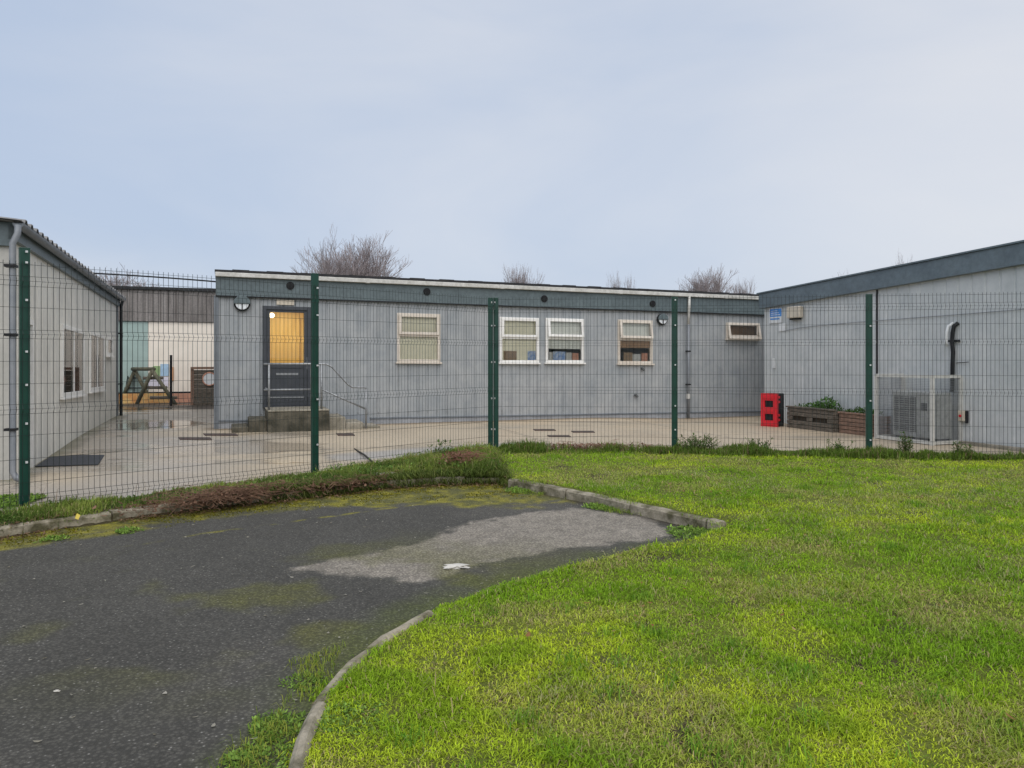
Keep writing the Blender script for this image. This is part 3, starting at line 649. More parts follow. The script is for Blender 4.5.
m = MB(); m.wbox(WL, -.05, LL + .08, 2.86, 3.03, .0, .06); m.wbox(WLg, -.06, 6, 2.78, 3.06, .0, .05); m.build('fascia', 'fascia', lb)
m = MB(); m.wbox(WL, ld_[1] + .002, LL, -.2, .03, .0, .012); m.build('plinth', 'trim', lb)
m = MB(); m.wbox(WL, LL - .16, LL + .04, -.2, 2.86, -.05, .03); m.build('corner_trim', 'trim', lb)
# corrugated roof: ridges run up the slope and show as teeth along the eave
m = MB(); pitch = .30; n = int((LL + .5) / pitch)
for k in range(n):
    a = -.2 + k * pitch
    pr = [(a, .0), (a + .16, .0), (a + .19, .045), (a + .27, .045), (a + .30, .0)]
    for (x0, h0), (x1, h1) in zip(pr[:-1], pr[1:]):
        for lo_, hi_ in ((0, 0), (-.012, -.012)):
            m.quad(WL.pt(x0, 3.06 + h0 + lo_, .17), WL.pt(x1, 3.06 + h1 + lo_, .17), WL.pt(x1, 3.32 + h1 + lo_, -3.0), WL.pt(x0, 3.32 + h0 + lo_, -3.0))
            m.quad(WL.pt(x0, 3.32 + h0 + lo_, -3.0), WL.pt(x1, 3.32 + h1 + lo_, -3.0), WL.pt(x1, 3.06 + h1 + lo_, -6.2), WL.pt(x0, 3.06 + h0 + lo_, -6.2))
        m.quad(WL.pt(x0, 3.048 + h0, .17), WL.pt(x1, 3.048 + h1, .17), WL.pt(x1, 3.06 + h1, .17), WL.pt(x0, 3.06 + h0, .17))
m.build('roof', 'corr', lb)
m = MB()
gr_ = []
for i in range(9):
    a = math.pi * i / 8; gr_.append((.125 - .06 * math.cos(a), 3.035 - .06 * math.sin(a)))
for (d0, z0_), (d1, z1_) in zip(gr_[:-1], gr_[1:]): m.quad(WL.pt(-.16, z0_, d0), WL.pt(LL + .1, z0_, d0), WL.pt(LL + .1, z1_, d1), WL.pt(-.16, z1_, d1))
m.poly([WL.pt(-.16, z, d) for d, z in gr_]); m.poly([WL.pt(LL + .1, z, d) for d, z in gr_])
m.build('gutter', 'trim', lb)
for i, r in enumerate(lw):
    window(lb, WL, r, 'upvc', None, [.5] if i < 2 else None, [(.24, 1, 'blind')] if i < 2 else [(0, 1, 'blind_pale')], 0, sill=True, fw=.07, proud=True)
s0, s1, z0, z1 = ld_
m = MB(); m.wbox(WL, s0, s0 + .06, -.05, z1, -.06, .03); m.wbox(WL, s1 - .06, s1, -.05, z1, -.06, .03); m.wbox(WL, s0 + .06, s1 - .06, z1 - .07, z1, -.06, .03); m.build('door_frame', 'upvc', lb)
m = MB(); m.wbox(WL, s0 + .062, s1 - .062, -.02, z1 - .072, -.05, -.01); m.wbox(WL, s0 + .15, s1 - .15, 1.1, 1.8, -.01, .0); dd_ = m.build('door', 'trim', lb)
dp2 = thing('downpipe', WL.pt(.12, 0, .1), 'grey downpipe with a swan neck at the near corner of the beige cabin', 'pipe')
sp = WL.s_(12.6, .09)
m = MB(); m.tube([WL.pt(sp + .06, 3.0, .13), WL.pt(sp + .04, 2.90, .13), WL.pt(sp, 2.78, .09), WL.pt(sp, .12, .09), WL.pt(sp - .02, .05, .13), WL.pt(sp - .04, .02, .20)], .036, 12); m.build('pipe', 'grey_pipe', dp2, smooth=True)
for zz in (.6, 1.7, 2.5): m = MB(); m.wbox(WL, sp - .06, sp + .06, zz, zz + .03, .015, .135); m.build('bracket', 'black', dp2)
dp3 = thing('downpipe', WL.pt(LL + .1, 0, .1), 'thin black downpipe at the far corner of the beige cabin', 'pipe')
m = MB(); m.tube([WL.pt(LL + .02, 3.0, .12), WL.pt(LL - .02, 2.85, .09), WL.pt(LL - .02, .14, .09), WL.pt(LL - .02, .06, .14), WL.pt(LL - .02, .03, .22)], .035, 10); m.build('pipe', 'black', dp3, smooth=True)
for zz in (1.0, 2.2): m = MB(); m.wbox(WL, LL - .08, LL + .04, zz, zz + .03, .03, .13); m.build('bracket', 'black', dp3)
mat_pts = [G(35, 466, .02), G(98, 464, .02), G(106, 453.5, .02), G(50, 456.5, .02)]
m = MB(); m.hexa([p - Vector((0, 0, .012)) for p in mat_pts] + [p for p in mat_pts]); tag(m.build('door_mat', 'rubber', bevel=.004), 'black rubber mat lying on the wet yard beside the beige cabin', 'mat')

# ------------------------------------------------------------ right building
rb = thing('gable_building', WR.pt(0, 0, 0), 'pale blue-grey cabin at the right whose slate fascia rises to the right', 'building')
LR = 11.5; ztop = lambda a: 2.93 + .050 * a
m = MB(); ribbed(m, WR, 0, LR, -.2, lambda a: ztop(a) - .3, (), .25, .010, ((0, 0), (.82, 0), (.86, -1), (.94, -1)))
q = WR.pt
m.quad(q(0, -.2, 0), q(0, -.2, -6), q(0, ztop(0), -6), q(0, ztop(0), 0)); m.quad(q(LR, -.2, 0), q(LR, -.2, -6), q(LR, ztop(LR), -6), q(LR, ztop(LR), 0)); m.quad(q(0, -.2, -6), q(LR, -.2, -6), q(LR, ztop(LR), -6), q(0, ztop(0), -6))
m.build('wall', 'wall_right', rb)
m = MB()
m.hexa([q(-.12, ztop(-.12) - .34, .09), q(LR, ztop(LR) - .34, .09), q(LR, ztop(LR) - .34, .0), q(-.12, ztop(-.12) - .34, 0), q(-.12, ztop(-.12), .09), q(LR, ztop(LR), .09), q(LR, ztop(LR), 0), q(-.12, ztop(-.12), 0)])
m.build('fascia', 'fascia_blue', rb, bevel=.006)
m = MB(); m.hexa([q(-.16, ztop(-.16) + .002, .12), q(LR, ztop(LR) + .002, .12), q(LR, ztop(LR) + .002, -6.2), q(-.16, ztop(-.16) + .002, -6.2), q(-.16, ztop(-.16) + .03, .12), q(LR, ztop(LR) + .03, .12), q(LR, ztop(LR) + .03, -6.2), q(-.16, ztop(-.16) + .03, -6.2)])
m.build('roof', 'fascia_blue', rb)
sj = WR.s_(877.5); m = MB(); m.wbox(WR, sj - .015, sj + .015, 1.15, ztop(sj) - .345, .008, .018); m.build('joint_strip', 'black', rb)
m = MB(); m.wbox(WR, 0, .06, -.1, ztop(0) - .35, -.03, .02); m.build('corner_trim', 'wall_right', rb)
m = MB(); m.wbox(WR, WR.s_(962), LR, -.1, .06, .012, .10); m.build('plinth', 'concrete_pale', rb, bevel=.01)

def plate(W, x0, x1, y0, y1, d0, d1): r = rect(W, x0, x1, y0, y1); m = MB(); m.wbox(W, *r, d0, d1); return m, r
m, r = plate(WR, 770, 783, 308, 323, .014, .022)
sg = thing('notice_board', WR.pt(r[0], r[2], .02), 'blue and white notice at the top left corner of the right-hand cabin wall', 'sign')
m.build('board', 'sign_white', sg)
m = MB(); w_, h_ = r[1] - r[0], r[3] - r[2]
m.wbox(WR, r[0] + .06 * w_, r[1] - .06 * w_, r[2] + .42 * h_, r[3] - .06 * h_, .0225, .025); m.wbox(WR, r[0] + .10 * w_, r[1] - .2 * w_, r[2] + .22 * h_, r[2] + .32 * h_, .0225, .025); m.build('panel', 'sign_blue', sg)
m = MB()
for k in range(3): m.wbox(WR, r[0] + .15 * w_, r[1] - (.15 + .1 * k) * w_, r[2] + (.52 + .13 * k) * h_, r[2] + (.56 + .13 * k) * h_, .0255, .027)
m.build('line', 'sign_white', sg)
m, r = plate(WR, 779.5, 786.5, 323.5, 331, .014, .022); tag(m.build('paper_notice', 'sign_white'), 'small white notice just below the blue one', 'sign')
m, r = plate(WR, 773.5, 776, 358, 368, .014, .03); tag(m.build('label_strip', 'sign_white'), 'narrow white upright strip on the wall above the red box', 'label')
m, r = plate(WR, 791, 804, 306.5, 318, .014, .13)
al = thing('alarm_box', WR.pt(r[0], r[2], .02), 'cream box fixed under the fascia right of the blue notice', 'alarm'); m.build('case', 'ivory', al, bevel=.02)
m = MB(); m.wbox(WR, r[0] + .05, r[1] - .05, r[2] - .04, r[2] - .002, .02, .09); m.build('under_lamp', 'black', al, bevel=.01)
cb = []
for i in range(24):
    t = i / 23; px = 785 + (1120 - 785) * t; cb.append(WR.pt(WR.s_(px), WR.z_(px, 331 - 30 * t ** .7 + 2.5 * math.sin(math.pi * t)), .02))
m = MB(); m.tube(cb, .006, 5); tag(m.build('wall_cable', 'grey_pipe'), 'thin grey cable looping along the right-hand cabin wall', 'cable')

# air-conditioning unit in its cage
sB = WR.s_(961.5); sA = sB - 1.07 * 1.0; Dc = .66; hC = 1.14
sA = WR.s_(876.5, Dc)
cg = thing('wire_cage', WR.pt((sA + sB) / 2, 0, Dc / 2), 'galvanised mesh cage against the right-hand cabin wall', 'cage')
m = MB(); t = .026
for a in (sA, sB):
    for d in (.03, Dc): m.wbox(WR, a - t, a + t, .0, hC, d - t, d + t)
for z in (.04, hC):
    m.wbox(WR, sA, sB, z - t, z + t, Dc - t + .001, Dc + t - .001)
    for a in (sA, sB): m.wbox(WR, a - t + .001, a + t - .001, z - t, z + t, .03, Dc)
m.build('frame', 'pale_steel', cg)
m = MB(); r_ = .0023; sp_ = .028
a = sA
while a < sB: m.tube([WR.pt(a, .04, Dc), WR.pt(a, hC, Dc)], r_, 3, False); a += sp_
z = .05
while z < hC: m.tube([WR.pt(sA, z, Dc), WR.pt(sB, z, Dc)], r_, 3, False); z += sp_
m.build('front_mesh', 'steel', cg)
for S_ in (sA, sB):
    m = MB(); d = .03
    while d < Dc: m.tube([WR.pt(S_, .04, d), WR.pt(S_, hC, d)], r_, 3, False); d += sp_
    z = .05
    while z < hC: m.tube([WR.pt(S_, z, .03), WR.pt(S_, z, Dc)], r_, 3, False); z += sp_
    m.build('side_mesh', 'steel', cg)
au = thing('heat_pump', WR.pt(sA + .7, 0, .3), 'cream air-conditioning unit inside the mesh cage', 'air conditioner')
u0, u1 = sA + .17, sA + .17 + .95
u1 = min(u1, sB - .08)
m = MB(); m.wbox(WR, u0, u1, .08, .86, .12, .46); m.build('casing', 'ac', au, bevel=.015)
m = MB(); m.wbox(WR, u0 + .04, u0 + .50, .17, .78, .462, .472); gp = m.build('fan_grille', 'grille', au)
m = MB()
for k in range(16): m.wbox(WR, u0 + .045, u0 + .495, .185 + k * .038, .192 + k * .038, .473, .480)
for k in range(5): m.wbox(WR, u0 + .05 + k * .108, u0 + .058 + k * .108, .175, .775, .481, .485)
m.build('grille_bars', 'ac', gp)
m = MB(); m.wbox(WR, u0 + .60, u0 + .72, .55, .68, .462, .468); m.build('badge', 'grille', au)
for a in (u0 + .12, u1 - .12): m = MB(); m.wbox(WR, a - .04, a + .04, .0, .08, .10, .48); m.build('foot', 'black', au)
cd = thing('refrigerant_pipes', WR.pt(WR.s_(954), 1.1, .04), 'black and white lagged pipes rising from the mesh cage into the wall', 'pipe')
pp = [(957, 323), (955, 326), (953.5, 333), (953, 342), (954, 352), (953.5, 364), (953.5, 392)]
m = MB(); m.tube([WR.pt(WR.s_(x + 1.2), WR.z_(x, y), dd2) for (x, y), dd2 in zip(pp, (.0, .05, .05, .05, .05, .05, .06))], .033, 10); m.build('black_pipe', 'black', cd, smooth=True)
m = MB(); m.tube([WR.pt(WR.s_(x - 2.2), WR.z_(x, y), dd2) for (x, y), dd2 in zip(pp[:4] + [(953, 346)], (.03, .10, .11, .11, .08))], .026, 10); m.build('white_pipe', 'sign_white', cd, smooth=True)
z_ = WR.z_(955, 341); m = MB(); m.wbox(WR, WR.s_(949.5), WR.s_(961), z_ - .02, z_ + .02, .02, .035); m.build('strap', 'black', cd)
m = MB(); m.tube([WR.pt(WR.s_(957), WR.z_(957, 363), .02), WR.pt(WR.s_(970), WR.z_(970, 362), .03)], .006, 5); m.build('tail', 'black', cd)
m, r = plate(WR, 960.5, 967.5, 410.5, 421, .012, .08); iso = thing('isolator_switch', WR.pt(r[0], r[2], .02), 'small cream isolator switch on the wall beside the mesh cage', 'switch')
m.build('case', 'ivory', iso, bevel=.008); m = MB(); sc_, zc_ = (r[0] + r[1]) / 2, (r[2] + r[3]) / 2
m.disc(WR, sc_, zc_, .022, .081, .10, 12); m.build('knob', 'red', iso); m = MB(); m.wbox(WR, r[1] + .002, r[1] + .03, r[2] - .03, r[3], .012, .06); m.build('back_box', 'black', iso)

# planters
def planter(x0, x1, d1, h, mat, lbl, slots):
    a, b = WR.s_(x0, d1), WR.s_(x1, d1); P_ = thing('timber_planter', WR.pt((a + b) / 2, 0, d1 / 2), lbl, 'planter', 'timber planters along the right-hand cabin wall')
    nb = 5; bh = h / nb
    m = MB()
    for k in range(nb):
        j = random.uniform(-.006, .006)
        if slots and k == 2:
            for u in ((a, a + (b - a) * .12), (a + (b - a) * .44, a + (b - a) * .56), (b - (b - a) * .12, b)): m.wbox(WR, u[0] + .002, u[1] - .002, k * bh + .004, (k + 1) * bh - .004, d1 - .03 + j, d1 + j)
        else: m.wbox(WR, a + .002, b - .002, k * bh + .004, (k + 1) * bh - .006, d1 - .03 + j, d1 + j)
    m.build('front_boards', mat, P_, bevel=.004)
    for u in (a, b):
        m = MB()
        for k in range(nb): m.wbox(WR, u - .014, u + .014, k * bh + .004, (k + 1) * bh - .006, .06, d1 - .035)
        m.build('end_boards', mat, P_, bevel=.004)
    m = MB(); m.wbox(WR, a - .02, b + .02, h, h + .03, d1 - .08, d1 + .02); m.build('cap_rail', mat, P_, bevel=.006)
    m = MB(); m.wbox(WR, a + .02, b - .02, .02, h - .03, .06, d1 - .045); m.build('soil', 'soil', P_)
    return a, b
pl1 = planter(787, 833, .58, .42, 'timber', 'dark weathered planter with slots, next to the red box', True)
pl2 = planter(839, 873, .48, .38, 'timber_red', 'reddish-brown boarded planter beside the mesh cage', False)

# red extinguisher cabinet
rx = thing('extinguisher_cabinet', (5.5, 16.3, 0), 'red moulded cabinet with two black windows standing in front of the cabin corner', 'cabinet')
WX = Wall((5.30, 16.40), (.707, -.707), (-.707, -.707), 0); wq, hq, dq = .36, .70, .34
m = MB(); m.wbox(WX, 0, wq, .0, hq, -dq, -.07); m.build('back_case', 'black', rx, bevel=.02)
fr = MB()
xs_, zs_ = [0, .085, .275, wq], [0, .13, .27, .41, .55, hq]
for i in range(3):
    for j in range(5):
        if i == 1 and j in (1, 3): continue
        fr.wbox(WX, xs_[i], xs_[i + 1], zs_[j], zs_[j + 1], -.07, 0)
cv = fr.build('front_cover', 'red', rx)
for j in (1, 3): m = MB(); m.wbox(WX, xs_[1] - .001, xs_[2] + .001, zs_[j], zs_[j + 1], -.068, -.03); m.build('dark_window', 'black', cv)
for z0_, z1_ in ((.03, .10), (.31, .38), (.59, .66)): m = MB(); m.wbox(WX, .05, wq - .05, z0_, z1_, .001, .012); m.build('rib', 'red', cv, bevel=.005)
for zz in (.12, .22, .50, .60):
    m = MB(); m.wbox(WX, wq + .001, wq + .02, zz, zz + .05, -.11, -.02); m.build('hinge', 'red', rx, bevel=.004)
m = MB(); a_ = G(742, 412, .02); m.box(a_ + Vector((.3, .1, .04)), (.55, .16, .12), R(20)); tag(m.build('concrete_lintel', 'concrete_pale', bevel=.01), 'pale concrete block lying at the wall foot left of the red box', 'block')

# ------------------------------------------------------------ background building and play things
A_ = 28.2; k_ = (90 - CX) / F; Y_ = A_ / (1 - .3725 * k_)
WB = Wall((k_ * Y_, Y_), (.937, .349), (.349, -.937), 0)
bb = thing('hall_building', WB.pt(3, 0, 0), 'distant hall with grey boarded upper wall over teal and cream panels', 'building')
s_of = WB.s_; zb_ = WB.z_(150, 403); z1_ = WB.z_(150, 392); z2_ = WB.z_(160, 321.5); z3_ = WB.z_(150, 290)
e0, e1 = s_of(40), s_of(300); stt = s_of(148)
m = MB(); ribbed(m, WB, e0, e1, z2_, z3_, (), .22, .02, ((0, 0), (.86, 0), (.90, -1), (.96, -1)), d=.06); m.build('upper_boarding', 'boards', bb)
m = MB(); m.wbox(WB, e0 - .1, e1, z3_ + .002, z3_ + .09, -6, .14); m.build('roof', 'felt', bb)
m = MB(); m.wbox(WB, e0, stt, z1_, z2_ - .01, -.1, 0); m.build('teal_wall', 'teal', bb)
m = MB(); ribbed(m, WB, stt, e1, z1_, z2_ - .01, (), 1.0, .006, ((0, 0), (.96, 0), (.97, -1), (.99, -1))); m.build('cream_wall', 'creamwall', bb)
m = MB(); m.wbox(WB, e0, e1, -.2, z1_ - .08, -5.8, -.02); m.wbox(WB, e0, e1, z1_, z3_, -5.8, -.12); m.build('rear_mass', 'boards', bb)
m = MB(); m.wbox(WB, e0, e1, z1_ - .075, z1_ - .002, -.05, .03); m.build('base_rail', 'black', bb)
bed = thing('painted_planting_bed', WB.pt(s_of(150), 0, .4), 'low orange and coral painted board along the foot of the distant hall', 'bed')
m = MB(); m.wbox(WB, s_of(119, .6), s_of(172, .6), 0, WB.z_(150, 393.5, .6), .5, .6); m.build('ochre_board', 'ochre', bed)
m = MB(); m.wbox(WB, s_of(172, .6) + .002, s_of(193, .6), 0, WB.z_(180, 393.5, .6), .5, .6); m.build('coral_board', 'coral', bed)
pg = 'coloured panels on the distant hall wall'
for x0, x1, y0, y1, mt, nm, lb_ in ((153, 160, 366, 376, 'lime', 'wall_panel', 'small green panel on the cream distant wall'), (160.5, 169, 364, 376, 'sky_blue', 'wall_panel', 'small light blue panel on the cream distant wall'), (171.3, 173.8, 367, 381, 'orange', 'wall_panel', 'narrow orange panel right of the thin dark post'), (148.5, 168.5, 377, 387, 'lilac', 'wall_panel', 'pale lilac panel behind the timber climbing frame')):
    r = rect(WB, x0, x1, y0, y1); m = MB(); m.wbox(WB, *r, .008, .03); tag(m.build(nm, mt), lb_, 'panel', pg)
# thin dark post
m = MB(); p0 = G(171, 406, .08); m.tube([p0, p0 + Vector((0, 0, (406 - 355) / F * p0.y))], .035, 8); tag(m.build('dark_post', 'black'), 'thin upright dark post beside the timber climbing frame', 'post')
# A-frame climbing frame
cf = thing('climbing_frame', G(150, 404, .08), 'timber climbing frame of two A-shaped pole pairs joined by bars', 'climbing frame')
Yc = G(150, 404, .08).y
def PX(x, y, Y): return Vector(((x - CX) / F * Y, Y, HC - (y - HY) / F * Y))
Yf, Yb = Yc, Yc + .8
for a, b in (((134.5, 371), (120, 403.5)), ((134.5, 370), (152.5, 404)), ((152, 371), (136.5, 405)), ((152, 370), (176, 403.5))):
    Ya = Yf if a[0] > 140 else Yb
    pb = PX(*b, Ya); pb.z = .05; m = MB(); m.tube([PX(*a, Ya), pb], .056, 8); m.build('leg', 'pole', cf, smooth=True)
m = MB(); m.tube([PX(132.5, 369, Yb), PX(154, 369, Yf)], .06, 8); m.build('ridge_pole', 'pole', cf, smooth=True)
for y, x0, x1 in ((378, 143, 163), (387.5, 146, 167), (397.5, 150, 177)):
    m = MB(); m.tube([PX(x0, y, Yf + .05), PX(x1, y, Yf + .12)], .045, 6); m.build('rung', 'timber', cf)
m = MB()
for y in (378, 388, 397): m.tube([PX(128 - (y - 378) * .35, y, Yb + .02), PX(140 + (y - 378) * .3, y, Yb + .02)], .02, 5)
for x in (128, 134, 140): m.tube([PX(x, 376, Yb + .02), PX(x + (x - 134) * .8, 402, Yb + .02)], .015, 5)
m.build('rope_net', 'black', cf)
# playhouse with round window
ph = thing('playhouse_panel', G(204, 405, .08), 'dark timber play panel with a round white porthole beside the cabin corner', 'play panel')
Yp = G(204, 405, .08).y; a, b = PX(192, 406, Yp), PX(222, 406, Yp + .3)
WP = Wall((a.x, a.y), (b.x - a.x, b.y - a.y), (.2, -1), 0); WP.n = Vector((WP.u.y, -WP.u.x, 0))
Lp = (b - a).length; Hp = HC - (370 - HY) / F * Yp
m = MB()
for k in range(8): m.wbox(WP, 0, Lp, k * Hp / 8 + .002, (k + 1) * Hp / 8 - .003, -.06, random.uniform(-.004, .004))
m.build('boards', 'timber', ph)
m = MB(); m.wbox(WP, -.04, .05, 0, Hp + .02, -.08, .02); m.wbox(WP, -.04, Lp, Hp + .021, Hp + .09, -.1, .05); m.build('edge_frame', 'timber_red', ph)
sc_, zc_ = WP.s_(209.5), WP.z_(209.5, 379)
m = MB(); m.disc(WP, sc_, zc_, .18, .006, .03, 24); m.build('porthole', 'sign_white', ph); m = MB()
m.tube([WP.pt(sc_ + .185 * math.cos(R(k * 15)), zc_ + .185 * math.sin(R(k * 15)), .02) for k in range(25)], .022, 6, False); m.build('porthole_rim', 'coral', ph)
# overhead line
m = MB(); pts_ = [PX(60 + 200 * i / 11, 271.5 + 14 * i / 11 - 1.2 * math.sin(math.pi * i / 11), 34) for i in range(12)]; m.tube(pts_, .035, 5)
tag(m.build('overhead_cable', 'black'), 'dark cable crossing the sky above the distant hall', 'cable')

# covers on the yard
for px0, px1, py0, py1, lb_ in ((338, 355, 437.8, 440, 'rusty drain cover in front of the concrete steps'), (535, 556, 433.8, 435.2, 'leftmost of the three thin drain covers beyond the brown leaf pile'), (549, 571, 439.6, 441.1, 'nearest of the three thin drain covers beyond the brown leaf pile'), (573, 595, 435.6, 437.1, 'rightmost of the three thin drain covers beyond the brown leaf pile'), (180, 212, 441.4, 443.6, 'dark drain cover on the wet yard left of the concrete steps'), (205, 238, 438, 440, 'brown drain cover just left of the concrete steps')):
    P_ = [G(px0, py1), G(px1, py1), G(px1 - 2, py0), G(px0 - 2, py0)]; zc = float(yard_z(P_[0].x, P_[0].y)) + .012
    m = MB(); m.hexa([Vector((p.x, p.y, zc - .02)) for p in P_] + [Vector((p.x, p.y, zc)) for p in P_]); tag(m.build('drain_cover', 'iron'), lb_, 'drain cover', 'drain covers set in the yard')
m = MB(); a = G(354.5, 449, .03); b = G(375, 464, .03); m.tube([a, (a + b) / 2 + Vector((0, 0, .02)), b], .014, 6); tag(m.build('metal_rod', 'black'), 'thin dark rod lying on the yard behind the fence', 'rod')

# ------------------------------------------------------------ fence
fe = thing('mesh_fence', (-4.56, 7.2, 0), 'dark green welded mesh fence on green posts running across the whole view', 'fence')
HZ = [2.32, 2.21, 2.165, 2.12, 1.92, 1.71, 1.67, 1.63, 1.42, 1.21, 1.02, .975, .93, .73, .51, .29, .17, .13, .09, .03]
APEX = {2.165, 1.67, .975, .13}; NOBAR = set()
for i in range(6):
    A, B = Vector((*FENCE[i], 0)), Vector((*FENCE[i + 1], 0)); d = (B - A); L = d.length; d.normalize(); nrm = Vector((d.y, -d.x, 0))
    cnt = 60 if i < 3 else 51; m = MB(); off = nrm * .045
    for k in range(cnt):
        p = A + d * (L * (k + .5) / cnt) + off; pts_ = [p + Vector((0, 0, 2.35))]
        for z in HZ: pts_.append(p + nrm * (.028 if z in APEX else 0) + Vector((0, 0, z)))
        m.tube(pts_, .0024, 4, False)
    for z in HZ:
        if z in (2.165, 1.67, .975, .13): continue
        o = nrm * .004 + Vector((0, 0, z)); sag = .004 * math.sin(z * 9 + i)
        m.tube([A + off + o, (A + B) / 2 + off + o + nrm * sag, B + off + o], .0024, 4, False)
    for z in (2.165, 1.67, .975, .13):
        o = nrm * .030 + Vector((0, 0, z)); m.tube([A + off + o, B + off + o], .0020, 4, False)
    m.build('mesh_panel', 'wire', fe)
CL = {1: [2.44, 2.34, 1.99, 1.51, 1.20, .84, .48, .06], 2: [2.30, 1.97, 1.36, .95, .40], 3: [2.28, 1.93, 1.39, .85, .39], 4: [2.30, 1.93, 1.35, .75, .40], 5: [1.90, 1.35, .85, .30]}
for i, P_ in enumerate(FENCE):
    if i == 0: a = b = Vector((1, 1, 0))
    A = Vector((*FENCE[max(i - 1, 0)], 0)); B = Vector((*FENCE[min(i + 1, len(FENCE) - 1)], 0)); d = (B - A).normalized(); rz = math.atan2(d.y, d.x); nn = Vector((d.y, -d.x, 0))
    ht = 2.47 if i < 3 else 2.34; P = Vector((*P_, 0))
    if i == 3:
        for sgn in (-1, 1):
            c = P + Vector((sgn * .041, 0, 0)); m = MB(); m.box(c + Vector((0, 0, (ht - .2) / 2)), (.076, .05, ht + .2), 0); m.box(c + Vector((0, 0, ht + .004)), (.080, .056, .012), 0)
            po = m.build('post', 'green', fe, bevel=.005)
            for z in CL[3]: m = MB(); m.box(c + Vector((-sgn * .018, -.032, z)), (.016, .012, .024), 0); m.build('clip', 'zinc', po)
    else:
        m = MB(); m.box(P + Vector((0, 0, (ht - .2) / 2)), (.085, .05, ht + .2), rz); m.box(P + Vector((0, 0, ht + .004)), (.09, .055, .012), rz); po = m.build('post', 'green', fe, bevel=.005)
        for z in CL.get(i, [2.2, 1.4, .6]): m = MB(); m.box(P + nn * .052 + d * .006 + Vector((0, 0, z)), (.019, .02, .019), rz); m.build('clip', 'zinc', po)

# ------------------------------------------------------------ bare trees
def bare_tree(x, top_py, w_px, D, lbl, seed, dens=1.0, name='bare_tree', limbs=9):
    rnd = random.Random(seed); X = (x - CX) / F * D; H = HC + (HY - top_py) / F * D; W = w_px / F * D
    t = thing(name, (X, D, -.2), lbl, 'tree', 'bare winter trees behind the cabins'); tr, cr = MB(), MB()
    th = H * .28; r0 = .035 * H * .6
    tr.tube([(X, D, -.2), (X + .05, D, th * .5), (X, D, th)], [r0, r0 * .85, r0 * .7], 8)
    def grow(p, d, L, r, lev):
        if lev > 5 or L < .1: return
        pts_ = [p]; q = p.copy(); dd = d.copy(); n = 3
        for i in range(n):
            dd = (dd + Vector((rnd.gauss(0, .10), rnd.gauss(0, .10), rnd.gauss(.06, .06)))).normalized(); q = q + dd * (L / n); pts_.append(q.copy())
        cr.tube(pts_, [max(r * (1 - .45 * i / n), .0035 + .00004 * D) for i in range(n + 1)], 3 if lev > 1 else 5, False)
        k = rnd.randint(2, 3) + (1 if lev < 2 else 0) + (1 if rnd.random() < (dens - 1) else 0)
        for j in range(k):
            f = rnd.uniform(.35, 1.0); i0 = min(int(f * n), n - 1); base = pts_[i0].lerp(pts_[i0 + 1], f * n - i0)
            sp = .42 if lev > 0 else .35; nd = (dd + Vector((rnd.gauss(0, sp), rnd.gauss(0, sp), rnd.gauss(.12, .2)))).normalized()
            grow(base, nd, L * rnd.uniform(.58, .82), r * .55, lev + 1)
    rad = H - th
    for j in range(limbs):
        a = 2.4 * j + rnd.random() * .6; el = (.12 + .95 * (j / limbs)) * min(1.2, W / rad)
        d = Vector((math.cos(a) * el * .75, math.sin(a) * el * .75, 1)).normalized()
        grow(Vector((X, D, th * rnd.uniform(.8, 1))), d, rad * .34, r0 * .45, 0)
    # fit the crown to its measured height and width
    v = np.array(cr.v); zt = np.percentile(v[:, 2], 99.9); v[:, 2] = th + (v[:, 2] - th) * (H - th) / (zt - th)
    hw = np.percentile(np.abs(v[:, 0] - X), 99.6); k = (W / 2) / hw; v[:, 0] = X + (v[:, 0] - X) * k; v[:, 1] = D + (v[:, 1] - D) * k
    cr.v = [tuple(q) for q in v]
    tr.build('trunk', 'bark', t); cr.build('crown', 'bark', t)
bare_tree(352, 235, 104, 42, 'widest bare tree, rising above the roof behind the lit door', 21, 1.35, limbs=13)
bare_tree(523, 265, 42, 62, 'small round-topped bare tree above the middle windows', 2, 1.5)
bare_tree(616, 271, 20, 70, 'left of the two slim bare treetops left of the right-hand wall lamp', 3)
bare_tree(629, 275, 14, 70, 'right of the two slim bare treetops left of the right-hand wall lamp', 4)
bare_tree(706, 268, 66, 60, 'spreading bare tree above the roof over the downpipe', 5, 1.3)
bare_tree(744, 278, 30, 66, 'low bare treetop just left of the right-hand cabin roof', 6)
bare_tree(120, 271, 90, 48, 'bare tree behind the distant hall and the corrugated roof', 7, 1.6)
bare_tree(906, 254, 42, 60, 'bare treetop peeping over the rising slate roof', 8)
bare_tree(842, 272, 26, 64, 'faint bare treetop at the low end of the slate roof', 9)

